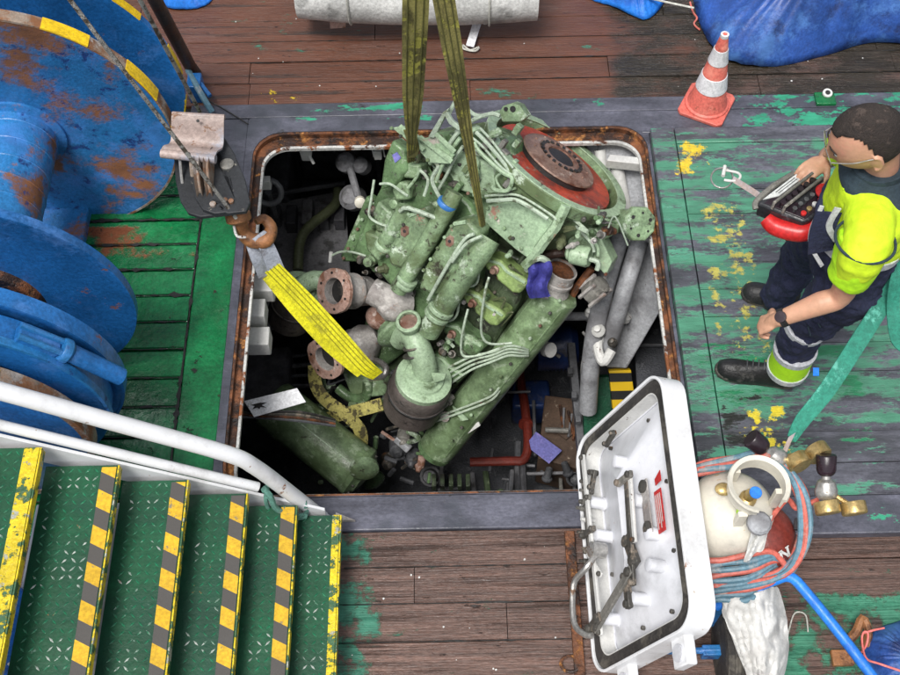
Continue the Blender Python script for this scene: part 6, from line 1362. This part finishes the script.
# collar
b = B(); loft(b, [((1.425, 2.36, 1.375), .135, .165), ((1.42, 2.36, 1.405), .128, .14), ((1.415, 2.36, 1.43), .11, .115), ((1.41, 2.36, 1.46), .09, .09)]); wrink(b, .008, 9, 1).build('collar_yoke', 'vnavy', man, remesh=.006)
b = B(); rs = []
for r_, zz in ((.078, 1.44), (.086, 1.47), (.092, 1.47), (.098, 1.435)): rs.append([V((1.405 + r_ * math.cos(6.2832 * k / 30), 2.36 + r_ * math.sin(6.2832 * k / 30), zz - .02 * math.cos(6.2832 * k / 30 + 3.14))) for k in range(30)])
b.rings(rs, closed=True).build('collar_band', 'vnavy', man)
B().grid(lambda a, b_: V((1.335 - .03 * a, 2.31 + .06 * b_, 1.43 - .05 * a)), 6, 8, .008).build('collar_placket', 'neon', man)
# chest badge and grey tape on the shoulder front

# watch
wa = LWR.lerp(LEL, .10); wd_ = (LEL - LWR).normalized()
wt = B().lathe(wa - wd_ * .012, wd_, [(.028, 0), (.034, .001), (.034, .023), (.028, .024)], 22).build('watch_strap', 'black', man)
wn = (CAMP - wa).normalized(); wn = (wn * .75 + V((-.6, 0, .3)) * .5); wn = (wn - wd_ * wn.dot(wd_)).normalized()
B().lathe(wa + wn * .030, wn, [(0, 0), (.020, 0), (.021, .003), (.020, .010), (0, .011)], 20).build('watch_case', 'knob', wt)
# shoes
def shoe(heel, toe, name='shoe', stripe=False):
    heel, toe = V(heel), V(toe); f_ = (toe - heel); L_ = f_.length; f_.normalize(); s_ = V((-f_.y, f_.x, 0)); z0 = .052
    secs = [(0, .030, .075), (.06, .038, .095), (.2, .042, .10), (.36, .040, .095), (.5, .044, .07), (.68, .052, .058), (.84, .050, .052), (.95, .038, .042), (1.0, .018, .025)]
    rs = []
    for t_, w_, h_ in secs:
        c = heel + f_ * L_ * t_; c.z = z0; ring_ = []
        for k in range(20):
            a = 6.2832 * k / 20; ring_.append(c + s_ * w_ * 1.15 * math.cos(a) * (1 - .25 * max(0, math.sin(a))) + V((0, 0, .018 + (h_ if math.sin(a) > 0 else .016) * math.sin(a))))
        rs.append(ring_)
    o = B().rings(rs).build(name, 'shoe', man, angle=70); sb = o.modifiers.new('Sub', 'SUBSURF'); sb.levels = sb.render_levels = 1
    out = []
    for t_, w_ in ((-.02, .02), (0, .036), (.1, .044), (.3, .044), (.45, .046), (.68, .056), (.86, .053), (.97, .038), (1.02, .012)): out.append((t_, w_))
    poly = [heel + f_ * L_ * t_ + s_ * w_ for t_, w_ in out] + [heel + f_ * L_ * t_ - s_ * w_ for t_, w_ in out[::-1]]
    poly = [V((p.x, p.y, z0)) for p in poly]; B().prism(poly, (0, 0, .024)).build('sole', 'rubber', o, .004)
    lc = B()
    for k in range(5):
        t_ = .36 + k * .07; c = heel + f_ * L_ * t_; c.z = z0 + .018 + (.098 - (t_ - .3) * .11); lc.tube([c - s_ * .026, c + V((0, 0, .006)), c + s_ * .026], .003, 6, 3)
    lc.build('laces', 'dgrey', o)
    if stripe:
        c = heel + f_ * L_ * .25; B().tube([V((c.x, c.y, z0 + .045)) - s_ * .044 - f_ * .03, V((c.x, c.y, z0 + .03)) - s_ * .046, V((c.x, c.y, z0 + .055)) - s_ * .044 + f_ * .03], .003, 6, 4).build('yellow_flash', 'yellow', o)
    return o
def gz(u, v): p = P(u, v, .055); return p
shoe(gz(792, 382), gz(716, 369), stripe=True); shoe(gz(797, 305), gz(742, 292))
for a in (LAN, RAN): B().tube([a + V((0, 0, .02)), a - V((.0, 0, .05))], [.05, .05], 16).build('sock', 'black', man)
# ---- remote control box
t = thing('remote_control', 'black crane remote control box with red bumper and mushroom button held by the man', 'remote control', P(798, 200, 1.0))
RA, RB, RC, RD = P(759, 204, 1.09), P(801, 172, 1.11), P(843, 190, 1.13), P(803, 222, 1.10)
dn = (RB - RA).cross(RD - RA).normalized(); dn = -dn if dn.z > 0 else dn
def rp(a, b_, c=0): return RA.lerp(RB, a).lerp(RD.lerp(RC, a), b_) - dn * c
B().prism([rp(0, 0), rp(0.03, -.06), rp(.97, -.06), rp(1.02, .0), rp(1.02, 1), rp(.9, 1.06), rp(.1, 1.06), rp(0, 1)], dn * .075).build('case', 'remote', t, .010, 3)
B().prism([rp(.06, .06, .003), rp(.94, .06, .003), rp(.94, .98, .003), rp(.06, .98, .003)], dn * .004).build('face_plate', 'knob', t, .002)
B().prism([rp(.1, -.02, .006), rp(.9, -.02, .006), rp(.86, .16, .008), rp(.3, .16, .008)], dn * .006).build('pale_display', 'label', t, .001)
for y_ in (.03, .09): B().prism([rp(.35, y_, .0072), rp(.80, y_, .0072), rp(.80, y_ + .02, .0078), rp(.35, y_ + .02, .0078)], dn * -.0008).build('print_line', 'dgrey', t)
for k, b_ in enumerate((.28, .52)):
    B().tube([rp(.02, b_, .0), rp(.04, b_, .03), rp(.96, b_, .03), rp(.98, b_, .0)], .006, 8).build('guard_rail', 'greyarm', t)
for k in range(6):
    B().tube([rp(.14 + .14 * k, .38, 0), rp(.14 + .14 * k, .40, .028)], [.008, .011], 8).build('paddle_lever', 'knob', t)
    B().tube([rp(.14 + .14 * k, .66, 0), rp(.14 + .14 * k, .67, .022)], [.006, .009], 8).build('paddle_lever', 'dgrey', t)
B().lathe(rp(.72, .80, .0), -dn, [(.018, 0), (.018, .015), (.03, .018), (.032, .028), (.026, .036), (0, .038)], 22).build('mushroom_button', 'red', t)
for k in range(4): B().lathe(rp(.16 + .14 * k, .86, 0), -dn, [(.010, 0), (.010, .010), (0, .012)], 12).build('push_button', ('red', 'brass', 'rim', 'red')[k], t)
B().tube([rp(-.05, .25, -.05), rp(-.10, .5, -.06), rp(-.08, .8, -.06), rp(.0, 1.08, -.055), rp(.3, 1.16, -.05)], [.026, .034, .036, .034, .026], 14, 5).build('red_bumper', 'red', t)
B().tube([rp(-.02, -.02, -.03), rp(.1, -.14, -.02), rp(.5, -.16, -.01), rp(.95, -.1, -.01)], .012, 10, 4).build('carry_bar', 'greyarm', t)
B().box(rp(.15, .85, -.10), .045, .03, .03).build('battery_pack', 'remote', t, .008)
# ring and tether clip on the box corner
t = thing('tether_clip', 'grey ring and pin on a beige strap sticking out from the remote control box', 'clip', P(722, 178, 1.0))
B().tube([P(722 + 11 * math.cos(k * .524), 178 + 10 * math.sin(k * .524), 1.0) for k in range(12)], .0035, 8, 2, True).build('ring', 'steel', t)
B().tube([P(724, 170, 1.02), P(738, 173, 1.02), P(740, 178, 1.02), P(734, 181, 1.02), P(724, 180, 1.02)], .005, 8, 4).build('shackle_bow', 'rim', t)
B().tube([P(725, 166, 1.03), P(723, 176, 1.03)], .007, 8).build('pin', 'rim', t)
B().ribbon([P(733, 179, 1.02), P(746, 187, 1.03), P(760, 196, 1.05)], V((.3, .6, .5)), .022, .006, 3).build('strap_piece', 'beige', t)
# ---- teal lifting strap hanging beside the man
t = thing('teal_strap', 'teal webbing strap hanging beside the man down to the gas regulator', 'strap', P(790, 430, .5))
pts = [P(912, 255, 1.02), P(893, 287, .93), P(862, 336, .84), P(828, 388, .74), P(802, 420, .68), P(791, 438, .66)]
B().ribbon(pts, None, [.055, .058, .062, .06, .052, .03], .006, 6).build('webbing', 'teal', t)
B().ribbon([p + V((.004, -.006, -.006)) for p in pts], None, [.045, .05, .05, .05, .045, .028], .004, 6).build('webbing_back', 'teal', t)
B().ribbon([P(906, 250, 1.03), P(896, 278, 1.0), P(893, 310, .9), P(898, 340, .88), P(912, 352, .88)], V((.9, .3, .1)), .05, .005, 5).build('webbing_loop', 'teal', t)
B().ribbon([P(792, 435, .665), P(787, 446, .66), P(784, 454, .66)], V((.85, .5, .1)), [.032, .03, .03], .008, 3).build('beige_end_sleeve', 'beige', t)
B().grid(lambda a, b: P(813 + a * 6, 368 + b * 8, .775 + .004 * a), 2, 2, .003).build('blue_tag', 'tarpb', t)
